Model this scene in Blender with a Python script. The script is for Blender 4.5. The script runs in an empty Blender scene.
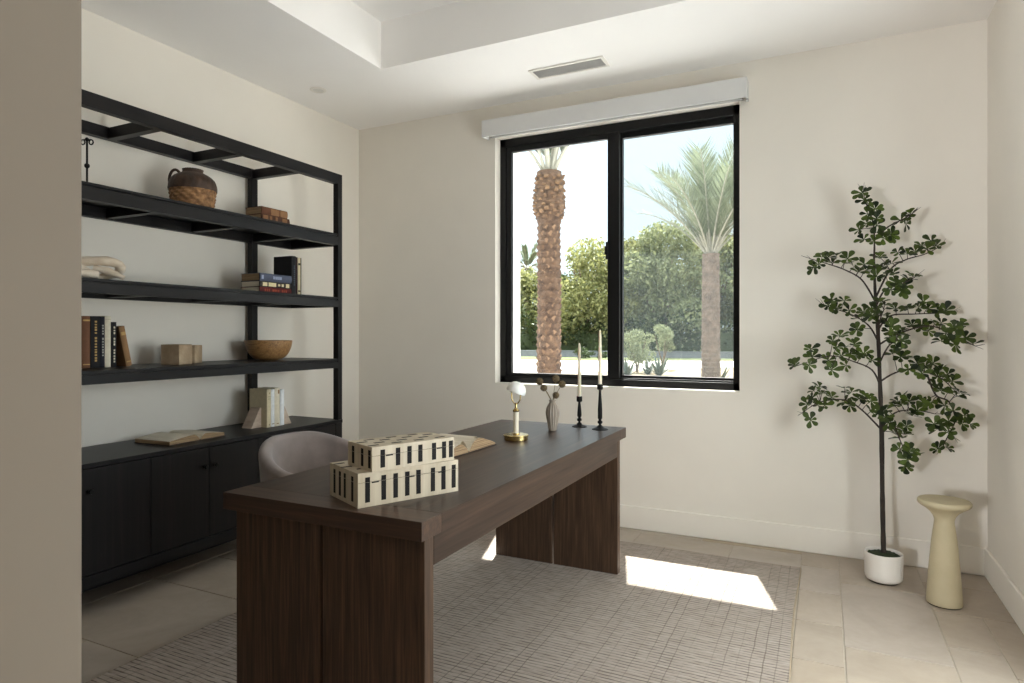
import bpy, bmesh, math, random
from math import sin, cos, pi, radians, sqrt
from mathutils import Vector, Matrix
random.seed(11)
SKY, SUN, DOORFILL, HALLFILL, EXPO = 4.0, 20.0, 72.0, 66.0, 0.61
SC = bpy.context.scene
COL = SC.collection

# ------------------------------------------------------------------ helpers
def lin(c):
    c = c/255.0
    return c/12.92 if c <= 0.04045 else ((c+0.055)/1.055)**2.4
def rgb(r, g, b):
    return (lin(r), lin(g), lin(b), 1.0)

class MB:
    """collects shapes and links them as ONE mesh object"""
    def __init__(self):
        self.v = []; self.f = []; self.mi = []; self.M = Matrix.Identity(4); self.cur = 0
    def add(self, vs, fs):
        n = len(self.v)
        self.v.extend([tuple(self.M @ Vector(p)) for p in vs])
        self.f.extend([tuple(i+n for i in f) for f in fs])
        self.mi.extend([self.cur]*len(fs))
        return self
    def box(self, x0, x1, y0, y1, z0, z1):
        vs = [(x, y, z) for z in (z0, z1) for y in (y0, y1) for x in (x0, x1)]
        return self.add(vs, [(0,2,3,1),(4,5,7,6),(0,1,5,4),(2,6,7,3),(0,4,6,2),(1,3,7,5)])
    def hexa(self, p):
        return self.add(p, [(0,3,2,1),(4,5,6,7),(0,1,5,4),(1,2,6,5),(2,3,7,6),(3,0,4,7)])
    def prism(self, poly, z0, z1):
        n = len(poly)
        vs = [(x, y, z0) for x, y in poly]+[(x, y, z1) for x, y in poly]
        fs = [tuple(range(n-1, -1, -1)), tuple(range(n, 2*n))]
        fs += [(i, (i+1) % n, n+(i+1) % n, n+i) for i in range(n)]
        return self.add(vs, fs)
    def lathe(self, prof, seg=40, c=(0, 0, 0), rad=None):
        """prof: list of (r,z); rad(theta,r,z) may modulate the radius"""
        vs = []; fs = []; rows = []
        for r, z in prof:
            if r < 1e-6:
                rows.append([len(vs)]); vs.append((c[0], c[1], c[2]+z))
            else:
                row = []
                for i in range(seg):
                    t = 2*pi*i/seg
                    rr = rad(t, r, z) if rad else r
                    row.append(len(vs)); vs.append((c[0]+rr*cos(t), c[1]+rr*sin(t), c[2]+z))
                rows.append(row)
        for a, b in zip(rows, rows[1:]):
            for i in range(seg):
                j = (i+1) % seg
                if len(a) == 1 and len(b) == 1: continue
                if len(a) == 1: fs.append((a[0], b[j], b[i]))
                elif len(b) == 1: fs.append((a[i], a[j], b[0]))
                else: fs.append((a[i], a[j], b[j], b[i]))
        return self.add(vs, fs)
    def tube(self, pts, rad, seg=8, cap=True):
        P = [Vector(p) for p in pts]
        n = len(P)
        R = rad if isinstance(rad, (list, tuple)) else [rad]*n
        vs = []; fs = []
        up = None
        for i in range(n):
            d = (P[min(i+1, n-1)]-P[max(i-1, 0)]).normalized()
            if up is None:
                up = Vector((0, 0, 1)) if abs(d.z) < .9 else Vector((1, 0, 0))
            s = d.cross(up)
            if s.length < 1e-6: s = d.cross(Vector((0, 1, 0)))
            s.normalize(); u = s.cross(d).normalized(); up = u
            for k in range(seg):
                t = 2*pi*k/seg
                vs.append(tuple(P[i]+(s*cos(t)+u*sin(t))*R[i]))
        for i in range(n-1):
            for k in range(seg):
                k2 = (k+1) % seg
                fs.append((i*seg+k, i*seg+k2, (i+1)*seg+k2, (i+1)*seg+k))
        if cap:
            fs.append(tuple(range(seg-1, -1, -1))); fs.append(tuple((n-1)*seg+k for k in range(seg)))
        return self.add(vs, fs)
    def ball(self, c, r, seg=16, rings=10, sx=1, sy=1, sz=1, bump=None):
        prof = []
        for i in range(rings+1):
            a = -pi/2+pi*i/rings
            prof.append((max(0, cos(a))*r if 0 < i < rings else 0, sin(a)*r))
        old = self.M
        self.M = old @ Matrix.Translation(c) @ Matrix.Diagonal((sx, sy, sz, 1))
        self.lathe(prof, seg, rad=bump); self.M = old
        return self
    def grid(self, fn, nu, nv, close_u=False):
        vs = [fn(i/nu if close_u else i/(nu-1), j/(nv-1)) for j in range(nv) for i in range(nu)]
        fs = []
        for j in range(nv-1):
            for i in range(nu if close_u else nu-1):
                i2 = (i+1) % nu
                fs.append((j*nu+i, j*nu+i2, (j+1)*nu+i2, (j+1)*nu+i))
        return self.add(vs, fs)
    def build(self, name, mats, parent=None, bevel=0, smooth=None, segs=2, recalc=True, loc=None):
        me = bpy.data.meshes.new(name)
        me.from_pydata(self.v, [], self.f)
        mats = mats if isinstance(mats, (list, tuple)) else [mats]
        for m in mats: me.materials.append(m)
        if len(mats) > 1: me.polygons.foreach_set('material_index', self.mi)
        if recalc:
            bm = bmesh.new(); bm.from_mesh(me)
            bmesh.ops.recalc_face_normals(bm, faces=bm.faces)
            bm.to_mesh(me); bm.free()
        if smooth:
            me.polygons.foreach_set('use_smooth', [True]*len(me.polygons))
            me.set_sharp_from_angle(angle=radians(smooth))
        me.update()
        o = bpy.data.objects.new(name, me); COL.objects.link(o)
        if parent: o.parent = parent
        if loc: o.location = loc
        if bevel:
            b = o.modifiers.new('edge', 'BEVEL'); b.width = bevel; b.segments = segs
            b.limit_method = 'ANGLE'; b.angle_limit = radians(40)
        return o

def tag(o, label, cat, group=None):
    o['label'] = label; o['category'] = cat
    if group: o['group'] = group
    return o
def thing(name, label, cat, loc=(0, 0, 0), rz=0, group=None):
    o = bpy.data.objects.new(name, None); COL.objects.link(o)
    o.location = loc; o.rotation_euler = (0, 0, rz); o.empty_display_size = .05
    return tag(o, label, cat, group)
def struct(o):
    o['kind'] = 'structure'; return o
def T(x, y, z, rz=0, rx=0, ry=0):
    return (Matrix.Translation((x, y, z)) @ Matrix.Rotation(rz, 4, 'Z') @ Matrix.Rotation(ry, 4, 'Y') @ Matrix.Rotation(rx, 4, 'X'))

# ------------------------------------------------------------------ materials
class NT:
    def __init__(self, name):
        self.m = bpy.data.materials.new(name); self.m.use_nodes = True
        self.t = self.m.node_tree; self.n = self.t.nodes
        for x in list(self.n): self.n.remove(x)
        self.out = self.n.new('ShaderNodeOutputMaterial')
    def a(self, typ, **kw):
        x = self.n.new(typ)
        ins = kw.pop('ins', {})
        for k, v in kw.items(): setattr(x, k, v)
        for k, v in ins.items():
            if isinstance(v, bpy.types.NodeSocket): self.t.links.new(v, x.inputs[k])
            else: x.inputs[k].default_value = v
        return x
    def l(self, a, b): self.t.links.new(a, b)
    def coord(self, scale=(1, 1, 1), rot=(0, 0, 0)):
        tc = self.a('ShaderNodeTexCoord'); mp = self.a('ShaderNodeMapping')
        mp.inputs['Scale'].default_value = scale; mp.inputs['Rotation'].default_value = rot
        self.l(tc.outputs['Object'], mp.inputs['Vector'])
        return mp.outputs['Vector']
    def noise(self, vec, scale=5, detail=4, rough=.55, dist=0):
        n = self.a('ShaderNodeTexNoise', ins={'Vector': vec, 'Scale': scale, 'Detail': detail, 'Roughness': rough, 'Distortion': dist})
        return n.outputs['Fac']
    def ramp(self, fac, stops):
        r = self.a('ShaderNodeValToRGB'); e = r.color_ramp.elements
        while len(e) < len(stops): e.new(.5)
        for el, (p, c) in zip(e, stops): el.position = p; el.color = c
        self.l(fac, r.inputs['Fac']); return r.outputs['Color']
    def math(self, op, a, b=0.0, c=0.0):
        x = self.a('ShaderNodeMath', operation=op, ins={0: a, 1: b, 2: c}); return x.outputs[0]
    def mix(self, fac, a, b, typ='MIX'):
        x = self.a('ShaderNodeMix', data_type='RGBA', blend_type=typ)
        for k, v in ((0, fac), (6, a), (7, b)):
            if isinstance(v, bpy.types.NodeSocket): self.l(v, x.inputs[k])
            else: x.inputs[k].default_value = v
        return x.outputs[2]
    def bump(self, h, strength=.2, dist=.01):
        return self.a('ShaderNodeBump', ins={'Height': h, 'Strength': strength, 'Distance': dist}).outputs['Normal']
    def bsdf(self, color, rough=.5, metal=0, spec=.5, normal=None, **kw):
        b = self.a('ShaderNodeBsdfPrincipled')
        for k, v in (('Base Color', color), ('Roughness', rough), ('Metallic', metal), ('Specular IOR Level', spec)):
            if isinstance(v, bpy.types.NodeSocket): self.l(v, b.inputs[k])
            else: b.inputs[k].default_value = v
        if normal is not None: self.l(normal, b.inputs['Normal'])
        for k, v in kw.items(): b.inputs[k.replace('_', ' ')].default_value = v
        self.l(b.outputs[0], self.out.inputs[0]); return b

def plain(name, c1, c2=None, scale=6, stretch=(1, 1, 1), rough=.6, metal=0, spec=.5, bump=0, bscale=None, bdist=.004, detail=4, lo=.3, hi=.7, **kw):
    k = NT(name); v = k.coord(stretch)
    c2 = c2 or tuple(min(1, x*1.12) for x in c1[:3])+(1,)
    f = k.noise(v, scale, detail)
    col = k.ramp(f, [(lo, c1), (hi, c2)])
    nrm = None
    if bump: nrm = k.bump(k.noise(v, bscale or scale*3, 5), bump, bdist)
    k.bsdf(col, rough, metal, spec, nrm, **kw)
    return k.m

def wood(name, dark, mid, light, axis='y', rough=.45, freq=1.0, spec=.5, bump=.15):
    """fine straight grain running along one axis of the object"""
    st = {'x': (.35, 9, 9), 'y': (9, .35, 9), 'z': (9, 9, .35)}[axis]
    k = NT(name); v = k.coord(tuple(s*freq for s in st))
    f1 = k.noise(v, 6, 6, .6, .6)
    v2 = k.coord(tuple(s*freq for s in ({'x': (.8, 30, 30), 'y': (30, .8, 30), 'z': (30, 30, .8)}[axis])))
    f2 = k.noise(v2, 5, 3, .6)
    f = k.math('ADD', k.math('MULTIPLY', f1, .65), k.math('MULTIPLY', f2, .35))
    col = k.ramp(f, [(.34, dark), (.5, mid), (.68, light)])
    k.bsdf(col, rough, 0, spec, k.bump(f, bump, .002))
    return k.m

M = {}
M['wall'] = plain('wall_paint', rgb(228, 223, 214), rgb(231, 226, 217), scale=3, rough=.75, spec=.25, bump=.05, bscale=220, bdist=.001)
M['wall_front'] = plain('shaded_wall_paint', rgb(143, 134, 123), rgb(147, 138, 127), scale=3, rough=.75, spec=.25)  # wall paint darkened: the shade on the door jamb is in the colour
M['ceiling'] = plain('ceiling_paint', rgb(242, 240, 238), rgb(244, 242, 240), scale=3, rough=.8, spec=.2)
M['trim'] = plain('trim_paint', rgb(234, 229, 220), rgb(237, 232, 223), scale=3, rough=.45, spec=.4)
M['stucco'] = plain('white_stucco', rgb(222, 220, 214), rgb(228, 226, 220), scale=20, rough=.9, bump=.2, bscale=90)
M['black_metal'] = plain('black_window_metal', rgb(9, 9, 10), rgb(12, 12, 13), scale=4, rough=.5, spec=.3)
M['iron'] = plain('black_iron', rgb(9, 9, 9), rgb(16, 15, 15), scale=30, rough=.6, spec=.25)
M['ebony'] = wood('black_stained_wood', rgb(9, 8, 10), rgb(15, 13, 15), rgb(25, 21, 23), 'y', rough=.42, spec=.28)
M['ebony_z'] = wood('black_stained_wood_upright', rgb(8, 7, 8), rgb(15, 12, 13), rgb(30, 23, 23), 'z', rough=.47, freq=.6, spec=.28)
M['walnut'] = wood('dark_walnut', rgb(42, 30, 23), rgb(58, 43, 34), rgb(78, 59, 47), 'y', rough=.40, freq=.8, spec=.32)
M['walnut_x'] = wood('dark_walnut_cross', rgb(46, 31, 22), rgb(64, 45, 33), rgb(88, 63, 47), 'x', rough=.42, freq=.8)
M['walnut_z'] = wood('dark_walnut_upright', rgb(50, 35, 25), rgb(72, 53, 39), rgb(98, 74, 56), 'z', rough=.48, freq=1.5, spec=.4)
M['brass'] = plain('brass', rgb(172, 148, 96), rgb(200, 178, 126), scale=12, rough=.25, metal=1)
M['marble'] = plain('white_alabaster', rgb(232, 229, 224), rgb(246, 244, 240), scale=14, rough=.35, Subsurface_Weight=.1)
M['cream_enamel'] = plain('cream_enamel', rgb(222, 212, 192), rgb(230, 222, 204), scale=8, rough=.4)
M['wax'] = plain('ivory_wax', rgb(226, 216, 192), rgb(236, 228, 206), scale=9, rough=.5, Subsurface_Weight=.15)
M['wick'] = plain('charred_wick', rgb(40, 34, 28), rgb(60, 52, 42), scale=50, rough=.9)
M['vase'] = plain('grey_taupe_glaze', rgb(128, 116, 104), rgb(160, 149, 136), scale=18, rough=.5, stretch=(1, 1, .3))
M['stem'] = plain('dry_stem', rgb(112, 96, 66), rgb(138, 122, 88), scale=40, rough=.8)
M['globe'] = plain('dry_flower', rgb(70, 56, 38), rgb(128, 112, 84), scale=160, rough=.95, bump=.8, bscale=300)
M['bone'] = plain('bone_inlay', rgb(176, 161, 136), rgb(204, 192, 170), scale=26, stretch=(1, 1, .08), rough=.4)
M['horn'] = plain('dark_horn_inlay', rgb(8, 6, 6), rgb(20, 14, 12), scale=50, rough=.6, spec=.2)
M['pot'] = plain('white_ceramic', rgb(222, 216, 208), rgb(230, 225, 218), scale=5, rough=.4)
M['pot_foot'] = plain('dark_pot_foot', rgb(60, 50, 42), rgb(74, 62, 52), scale=30, rough=.8)
M['moss'] = plain('dark_green_moss', rgb(26, 36, 16), rgb(52, 66, 30), scale=60, rough=1, bump=1, bscale=180, bdist=.01)
M['bark'] = plain('dark_bark', rgb(30, 25, 21), rgb(56, 46, 38), scale=30, stretch=(1, 1, .3), rough=.85, bump=.5, bscale=70)
M['twig'] = plain('brown_twig', rgb(38, 29, 23), rgb(58, 45, 36), scale=30, rough=.8)
M['stool'] = plain('olive_beige_plaster', rgb(176, 164, 134), rgb(186, 174, 144), scale=8, rough=.65, bump=.06, bscale=120)
M['stool_foot'] = plain('dark_felt', rgb(50, 42, 30), rgb(60, 50, 38), scale=50, rough=.95)
M['page'] = plain('aged_paper', rgb(206, 195, 174), rgb(230, 221, 204), scale=3, stretch=(1, 1, 60), rough=.9)
M['page_old'] = plain('tan_page_edges', rgb(84, 60, 38), rgb(188, 160, 124), scale=8, stretch=(.4, .4, 40), rough=.9)
M['bowl'] = wood('honey_wood', rgb(104, 74, 44), rgb(150, 112, 70), rgb(178, 138, 92), 'x', rough=.5, freq=1.5)
M['block'] = plain('pale_burl_block', rgb(140, 118, 92), rgb(186, 164, 136), scale=14, rough=.7, bump=.1, bscale=60)
M['drift'] = plain('bleached_driftwood', rgb(196, 176, 152), rgb(238, 229, 214), scale=16, stretch=(1, .3, 1), rough=.9, bump=.6, bscale=40)
M['stone'] = plain('pink_travertine', rgb(172, 150, 132), rgb(206, 188, 170), scale=12, stretch=(1, 1, 3), rough=.7)
M['wicker'] = plain('wicker', rgb(96, 64, 38), rgb(172, 130, 88), scale=40, rough=.75, bump=.3, bscale=120)
M['wicker_dark'] = plain('dark_lacquered_wicker', rgb(46, 32, 24), rgb(80, 58, 44), scale=26, rough=.6, bump=.4, bscale=90)
M['shade_white'] = plain('white_valance', rgb(208, 208, 208), rgb(213, 213, 212), scale=4, rough=.6)
M['grille'] = plain('grey_grille', rgb(168, 166, 163), rgb(178, 176, 173), scale=8, rough=.6)
M['white_metal'] = plain('white_enamel', rgb(226, 222, 216), rgb(232, 228, 222), scale=6, rough=.5)
M['lens'] = plain('frosted_lens', rgb(205, 203, 198), rgb(215, 213, 208), scale=5, rough=.4)

def cloth(name, c, rough=.85):
    return plain(name, rgb(*c), rgb(*[min(255, int(x*1.07)+2) for x in c]), scale=40, rough=rough, bump=.2, bscale=250, bdist=.002)
def mk_fabric():
    k = NT('grey_taupe_velvet'); v = k.coord()
    f = k.noise(v, 9, 5); w = k.noise(v, 260, 2)
    col = k.ramp(f, [(.3, rgb(120, 109, 105)), (.7, rgb(142, 130, 125))])
    k.bsdf(col, .85, 0, .3, k.bump(w, .3, .002), Sheen_Weight=.35)
    return k.m
M['velvet'] = mk_fabric()

def mk_floor():
    k = NT('limestone_tile'); v = k.coord()
    isl = k.a('ShaderNodeNewGeometry').outputs['Random Per Island']
    f = k.noise(v, 3.2, 7, .6, .8); f2 = k.noise(v, 26, 5)
    col = k.ramp(f, [(.3, rgb(162, 153, 143)), (.52, rgb(172, 163, 154)), (.72, rgb(181, 173, 164))])
    tint = k.ramp(isl, [(0, rgb(246, 234, 214)), (.35, rgb(255, 252, 247)), (.7, rgb(248, 242, 232)), (1, rgb(252, 249, 245))])
    col = k.mix(1.0, col, tint, 'MULTIPLY')
    col = k.mix(k.math('MULTIPLY', f2, .16), col, rgb(150, 134, 116))
    k.bsdf(col, k.math('MULTIPLY_ADD', f2, .2, .36), 0, .4, k.bump(f2, .12, .002))
    return k.m
M['tile'] = mk_floor()
M['grout'] = plain('grout', rgb(168, 158, 144), rgb(180, 170, 156), scale=40, rough=.95)

def mk_rug():
    k = NT('woven_rug')
    tc = k.a('ShaderNodeTexCoord').outputs['Object']
    sep = k.a('ShaderNodeSeparateXYZ', ins={0: tc})
    X, Y = sep.outputs[0], sep.outputs[1]
    n1 = k.noise(k.coord((1, 1, 1)), 7, 4); wob = k.math('MULTIPLY', k.math('SUBTRACT', n1, .5), .012)
    yy = k.math('ADD', Y, wob); xx = k.math('ADD', X, wob)
    row = k.math('FRACT', k.math('MULTIPLY', yy, 1/.021))           # ribs across the rug
    colf = k.math('FRACT', k.math('MULTIPLY', xx, 1/.046))
    rib = k.math('ABSOLUTE', k.math('SUBTRACT', row, .5))            # .5 at the groove
    groove = k.math('SMOOTH_MIN', k.math('MULTIPLY', k.math('MAXIMUM', k.math('SUBTRACT', rib, .33), 0), 7.0), 1.0, .1)
    # dark yarn shows as dashes along the grooves
    dash = k.noise(k.coord((16, 70, 1)), 1.0, 3, .6)
    dash = k.ramp(dash, [(.40, (.12, .12, .12, 1)), (.58, (1, 1, 1, 1))])
    d = k.math('MULTIPLY', groove, dash)
    cl = k.math('ABSOLUTE', k.math('SUBTRACT', colf, .5))
    cg = k.math('MULTIPLY', k.math('MAXIMUM', k.math('SUBTRACT', cl, .43), 0), 11.0)
    band = k.ramp(k.noise(k.coord((5, .5, 1)), 1.6, 3, .6), [(.42, (0, 0, 0, 1)), (.60, (1, 1, 1, 1))])
    cg = k.math('MULTIPLY', cg, band)
    base = k.ramp(k.noise(k.coord((3, 26, 1)), 3, 5), [(.3, rgb(148, 137, 128)), (.7, rgb(178, 168, 159))])
    tan = k.mix(k.math('MULTIPLY', k.noise(k.coord((1, 1, 1)), 1.3, 2), .4), base, rgb(154, 139, 125))
    c1 = k.mix(k.math('MULTIPLY', d, .9), tan, rgb(62, 52, 44))
    c2 = k.mix(k.math('MULTIPLY', cg, .75), c1, rgb(66, 56, 48))
    h = k.math('SUBTRACT', k.math('SUBTRACT', 1.0, groove), k.math('MULTIPLY', cg, .5))
    k.bsdf(c2, .95, 0, .1, k.bump(h, .5, .006))
    return k.m
M['rug'] = mk_rug()
M['rug_edge'] = plain('rug_binding', rgb(140, 124, 104), rgb(160, 144, 122), scale=60, rough=.95)

def mk_glass(name, tint=(1, 1, 1, 1)):
    k = NT(name)
    tr = k.a('ShaderNodeBsdfTransparent', ins={0: tint}); gl = k.a('ShaderNodeBsdfGlossy', ins={'Roughness': .02})
    lw = k.a('ShaderNodeLayerWeight', ins={0: .5}).outputs['Facing']
    fr = k.math('MULTIPLY_ADD', k.math('POWER', lw, 5.0), .45, .025)
    mx = k.a('ShaderNodeMixShader', ins={0: fr, 1: tr.outputs[0], 2: gl.outputs[0]})
    k.l(mx.outputs[0], k.out.inputs[0]); return k.m
M['glass'] = mk_glass('window_glass', (.95, .97, .96, 1))
def mk_screen():
    k = NT('insect_mesh')
    tr = k.a('ShaderNodeBsdfTransparent'); df = k.a('ShaderNodeBsdfDiffuse', ins={0: rgb(60, 64, 66)})
    tl = k.a('ShaderNodeBsdfTranslucent', ins={0: rgb(48, 52, 54)}); ad = k.a('ShaderNodeAddShader', ins={0: df.outputs[0], 1: tl.outputs[0]})
    mx = k.a('ShaderNodeMixShader', ins={0: .33, 1: tr.outputs[0], 2: ad.outputs[0]})
    k.l(mx.outputs[0], k.out.inputs[0]); return k.m
M['screen'] = mk_screen()
def mk_clear():
    k = NT('clear_glass'); k.bsdf((1, 1, 1, 1), .03, 0, .5, None, Transmission_Weight=1.0, IOR=1.45); return k.m
M['clear'] = mk_clear()

def mk_leaf(name, c1, c2, rough=.4, trans=.25, spec=.5):
    k = NT(name)
    isl = k.a('ShaderNodeNewGeometry').outputs['Random Per Island']
    col = k.ramp(isl, [(0, c1), (1, c2)])
    b = k.bsdf(col, rough, 0, spec)
    tl = k.a('ShaderNodeBsdfTranslucent'); k.l(col, tl.inputs[0])
    mx = k.a('ShaderNodeMixShader', ins={0: trans, 1: b.outputs[0], 2: tl.outputs[0]})
    k.l(mx.outputs[0], k.out.inputs[0]); return k.m
M['leaf'] = mk_leaf('glossy_leaf', rgb(18, 32, 11), rgb(82, 100, 36), .5, .2, .3)
M['foliage'] = mk_leaf('olive_foliage', rgb(86, 92, 50), rgb(146, 146, 96), .7, .4)
M['foliage_pale'] = mk_leaf('silver_foliage', rgb(100, 108, 80), rgb(142, 148, 114), .8, .3)
M['foliage_dark'] = mk_leaf('hedge_foliage', rgb(24, 36, 16), rgb(66, 82, 36), .6, .3)
M['foliage_mid'] = mk_leaf('mid_foliage', rgb(92, 102, 70), rgb(152, 156, 114), .7, .35)  # leaves lightened so the colour carries the window screen's haze
M['frond'] = mk_leaf('palm_frond', rgb(80, 90, 72), rgb(128, 136, 112), .5, .3)
M['frond_base'] = plain('pale_frond_base', rgb(136, 134, 122), rgb(160, 157, 144), scale=10, rough=.7)
M['agave'] = plain('blue_agave', rgb(66, 78, 70), rgb(90, 100, 90), scale=5, rough=.6)
M['trunk'] = plain('grey_brown_trunk', rgb(84, 70, 58), rgb(120, 102, 86), scale=6, stretch=(1, 1, .3), rough=.9, bump=.5)
M['palm_bark'] = plain('palm_bark', rgb(52, 37, 28), rgb(96, 74, 57), scale=9, rough=.95, bump=.7, bscale=24, bdist=.03)
M['leaf_scar'] = mk_leaf('palm_leaf_base', rgb(88, 66, 51), rgb(124, 100, 80), .95, .0, .2)
M['garden_wall'] = plain('shaded_garden_wall', rgb(104, 108, 111), rgb(116, 120, 123), scale=4, rough=.95)  # white wall greyed: the shade on its near face is in the colour
M['palm_stub'] = plain('cut_frond_stub', rgb(72, 50, 36), rgb(118, 92, 66), scale=12, rough=.9)
M['palm_bark_grey'] = plain('grey_palm_bark', rgb(88, 76, 68), rgb(126, 110, 98), scale=7, rough=.95, bump=.6, bscale=24, bdist=.03)
M['gravel'] = plain('desert_gravel', rgb(112, 100, 78), rgb(140, 126, 100), scale=2, rough=1, bump=.5, bscale=30)
M['bounce_terrace'] = plain('bounce_paving', rgb(176, 174, 175), rgb(184, 182, 183), scale=2, rough=.9)  # pale surface of the added light-bouncing slab
M['drive'] = plain('pale_concrete', rgb(186, 180, 168), rgb(198, 192, 180), scale=.8, rough=.95)
M['lawn'] = plain('lawn_green', rgb(54, 64, 28), rgb(80, 86, 42), scale=3, rough=1, bump=.5, bscale=40)

# ------------------------------------------------------------------ setting: room shell
XL, XR, YB, YF, H = -3.43, .778, 4.172, .464, 2.96
WX0, WX1, WZ0, WZ1, YO = -2.171, -.472, .93, 2.73, 4.60     # window opening
def shell(name, boxes, mat):
    b = MB()
    for q in boxes: b.box(*q)
    return struct(b.build(name, mat))
shell('wall_left', [(XL-.15, XL, -2.6, YO, -.12, 3.45)], M['wall'])
wb = MB()
for q in ((XL, WX0, YB, 4.335, -.12, 3.45), (WX1, XR+.15, YB, 4.335, -.12, 3.45), (WX0, WX1, YB, 4.335, -.12, WZ0), (WX0, WX1, YB, 4.335, WZ1, 3.45)): wb.box(*q)
struct(wb.build('wall_back', M['wall']))
wo = MB()
for q in ((XL-.15, WX0, 4.335, YO, -.12, 3.1), (WX1, 4.0, 4.335, YO, -.12, 3.1), (WX0, WX1, 4.335, YO, -.12, WZ0), (WX0, WX1, 4.335, YO, WZ1, 3.1)): wo.box(*q)
struct(wo.build('wall_outside', M['stucco']))
# right wall, with an unseen glazed opening added to admit fill light
RY0, RY1, RZ0, RZ1 = 1.70, 2.95, .06, 2.40
wr = MB()
for q in ((XR, XR+.15, RY1, YB, -.12, 3.45), (XR, XR+.15, .31, RY0, -.12, 3.45), (XR, XR+.15, RY0, RY1, -.12, RZ0), (XR, XR+.15, RY0, RY1, RZ1, 3.45)): wr.box(*q)
struct(wr.build('wall_right', M['wall']))
# front wall with the doorway the camera stands in
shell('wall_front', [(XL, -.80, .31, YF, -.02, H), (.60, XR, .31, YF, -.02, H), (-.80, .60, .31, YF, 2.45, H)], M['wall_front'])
shell('wall_hall', [(XL, 3.0, -2.6, -2.45, -.02, 3.45), (2.9, 3.0, -2.45, .31, -.02, 3.45), (XR+.15, 2.9, .31, .41, -.02, 3.45)], M['wall'])
# ceiling with its tray recess
TX0, TX1, TY0, TY1, TZ = -2.518, -.105, 1.30, 3.276, 3.257
cb = MB()
for q in ((XL, TX0, -2.6, YB, H, H+.1), (TX1, XR, -2.6, YB, H, H+.1), (XR, 2.9, -2.45, .31, H, H+.1), (TX0, TX1, TY1, YB, H, H+.1), (TX0, TX1, -2.6, TY0, H, H+.1),
          (TX0-.06, TX0, TY0-.06, TY1+.06, H+.1, TZ), (TX1, TX1+.06, TY0-.06, TY1+.06, H+.1, TZ), (TX0, TX1, TY1, TY1+.06, H+.1, TZ), (TX0, TX1, TY0-.06, TY0, H+.1, TZ),
          (TX0-.06, TX1+.06, TY0-.06, TY1+.06, TZ, TZ+.08)): cb.box(*q)
struct(cb.build('ceiling', M['ceiling']))
shell('roof', [(XL-.6, 3.2, -2.8, 5.02, 3.46, 3.56), (XL-.6, 3.2, YO, 5.02, 2.95, 3.46), (XL-.15, 3.0, -2.8, -2.6, -.12, 3.46)], M['stucco'])

# floor: limestone tiles of mixed sizes over grout
fl = MB(); fl.box(XL, XR, -2.5, YB, -.12, -.003); fl.box(XR, 2.9, -2.45, .31, -.12, -.003)
fl.cur = 1
rnd = random.Random(5); U = .19; gx0, gy0 = .072-19*U, 2.775-28*U
NX, NY = 24, 37
used = [[False]*NY for _ in range(NX)]
for j in range(NY):
    for i in range(NX):
        if used[i][j]: continue
        opts = [(2, 2), (3, 2), (2, 3), (4, 2), (3, 3), (1, 2), (4, 3), (2, 4), (2, 1), (1, 1)]
        w_ = [6, 9, 6, 9, 4, .6, 4, 4, .5, .01]
        cand = []
        for (a, b), w in zip(opts, w_):
            if i+a > NX or j+b > NY: continue
            if any(used[i+p][j+q] for p in range(a) for q in range(b)): continue
            if i < 19 < i+a: continue
            cand.append(((a, b), w))
        (a, b) = rnd.choices([c[0] for c in cand], [c[1] for c in cand])[0] if cand else (1, 1)
        for p in range(a):
            for q in range(b): used[i+p][j+q] = True
        g = .0022
        x0, x1 = gx0+i*U+g, gx0+(i+a)*U-g; y0, y1 = gy0+j*U+g, gy0+(j+b)*U-g
        x0, x1, y0, y1 = max(x0, XL), min(x1, XR), max(y0, -2.5), min(y1, YB)
        if x1-x0 > .01 and y1-y0 > .01:
            n = len(fl.v); e = .0015
            fl.add([(x0, y0, -.004), (x1, y0, -.004), (x1, y1, -.004), (x0, y1, -.004), (x0+e, y0+e, 0), (x1-e, y0+e, 0), (x1-e, y1-e, 0), (x0+e, y1-e, 0)],
                   [(4, 5, 6, 7), (0, 1, 5, 4), (1, 2, 6, 5), (2, 3, 7, 6), (3, 0, 4, 7)])
struct(fl.build('floor', [M['grout'], M['tile']]))

def baseboard(name, x0, x1, y0, y1, n):
    """n: which side faces the room, stepped top"""
    b = MB()
    dx = {'+x': (0, -.006), '-x': (.006, 0)}.get(n, (0, 0)); dy = {'-y': (.006, 0), '+y': (0, -.006)}.get(n, (0, 0))
    b.box(x0, x1, y0, y1, 0, .15)
    return struct(b.build(name, M['trim'], bevel=.005))
baseboard('baseboard_back', XL, XR, YB-.016, YB, '-y')
baseboard('baseboard_right', XR-.016, XR, RY1+.02, YB-.016, '-x')
baseboard('baseboard_left', XL, XL+.016, YF, YB-.016, '+x')

# main window: sliding sash left, fixed light with insect screen right
w1 = bpy.data.objects.new('window_1', None); COL.objects.link(w1); struct(w1)
w1['label'] = 'large black framed sliding window in the back wall'
b = MB(); y0, y1 = 4.25, 4.335
for q in ((WX0, WX0+.048, y0, y1, WZ0, WZ1), (WX1-.046, WX1, y0, y1, WZ0, WZ1), (WX0, WX1, y0, y1, WZ1-.060, WZ1), (WX0, WX1, y0, y1, WZ0, WZ0+.046),
          (-1.30, -1.25, y0+.045, y1, WZ0, WZ1), (-1.25, WX1-.046, y0+.045, y1, WZ1-.097, WZ1-.06), (-1.25, WX1-.046, y0+.045, y1, WZ0+.046, WZ0+.074)): b.box(*q)
b.box(WX0+.048, WX1-.046, y0+.010, y0+.016, WZ0+.046, WZ0+.058)
b.box(WX0+.048, WX1-.046, y0+.042, y0+.048, WZ0+.046, WZ0+.058)
b.build('window_frame', M['black_metal'], w1, bevel=.002)
b = MB(); s0, s1 = 4.258, 4.290
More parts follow.
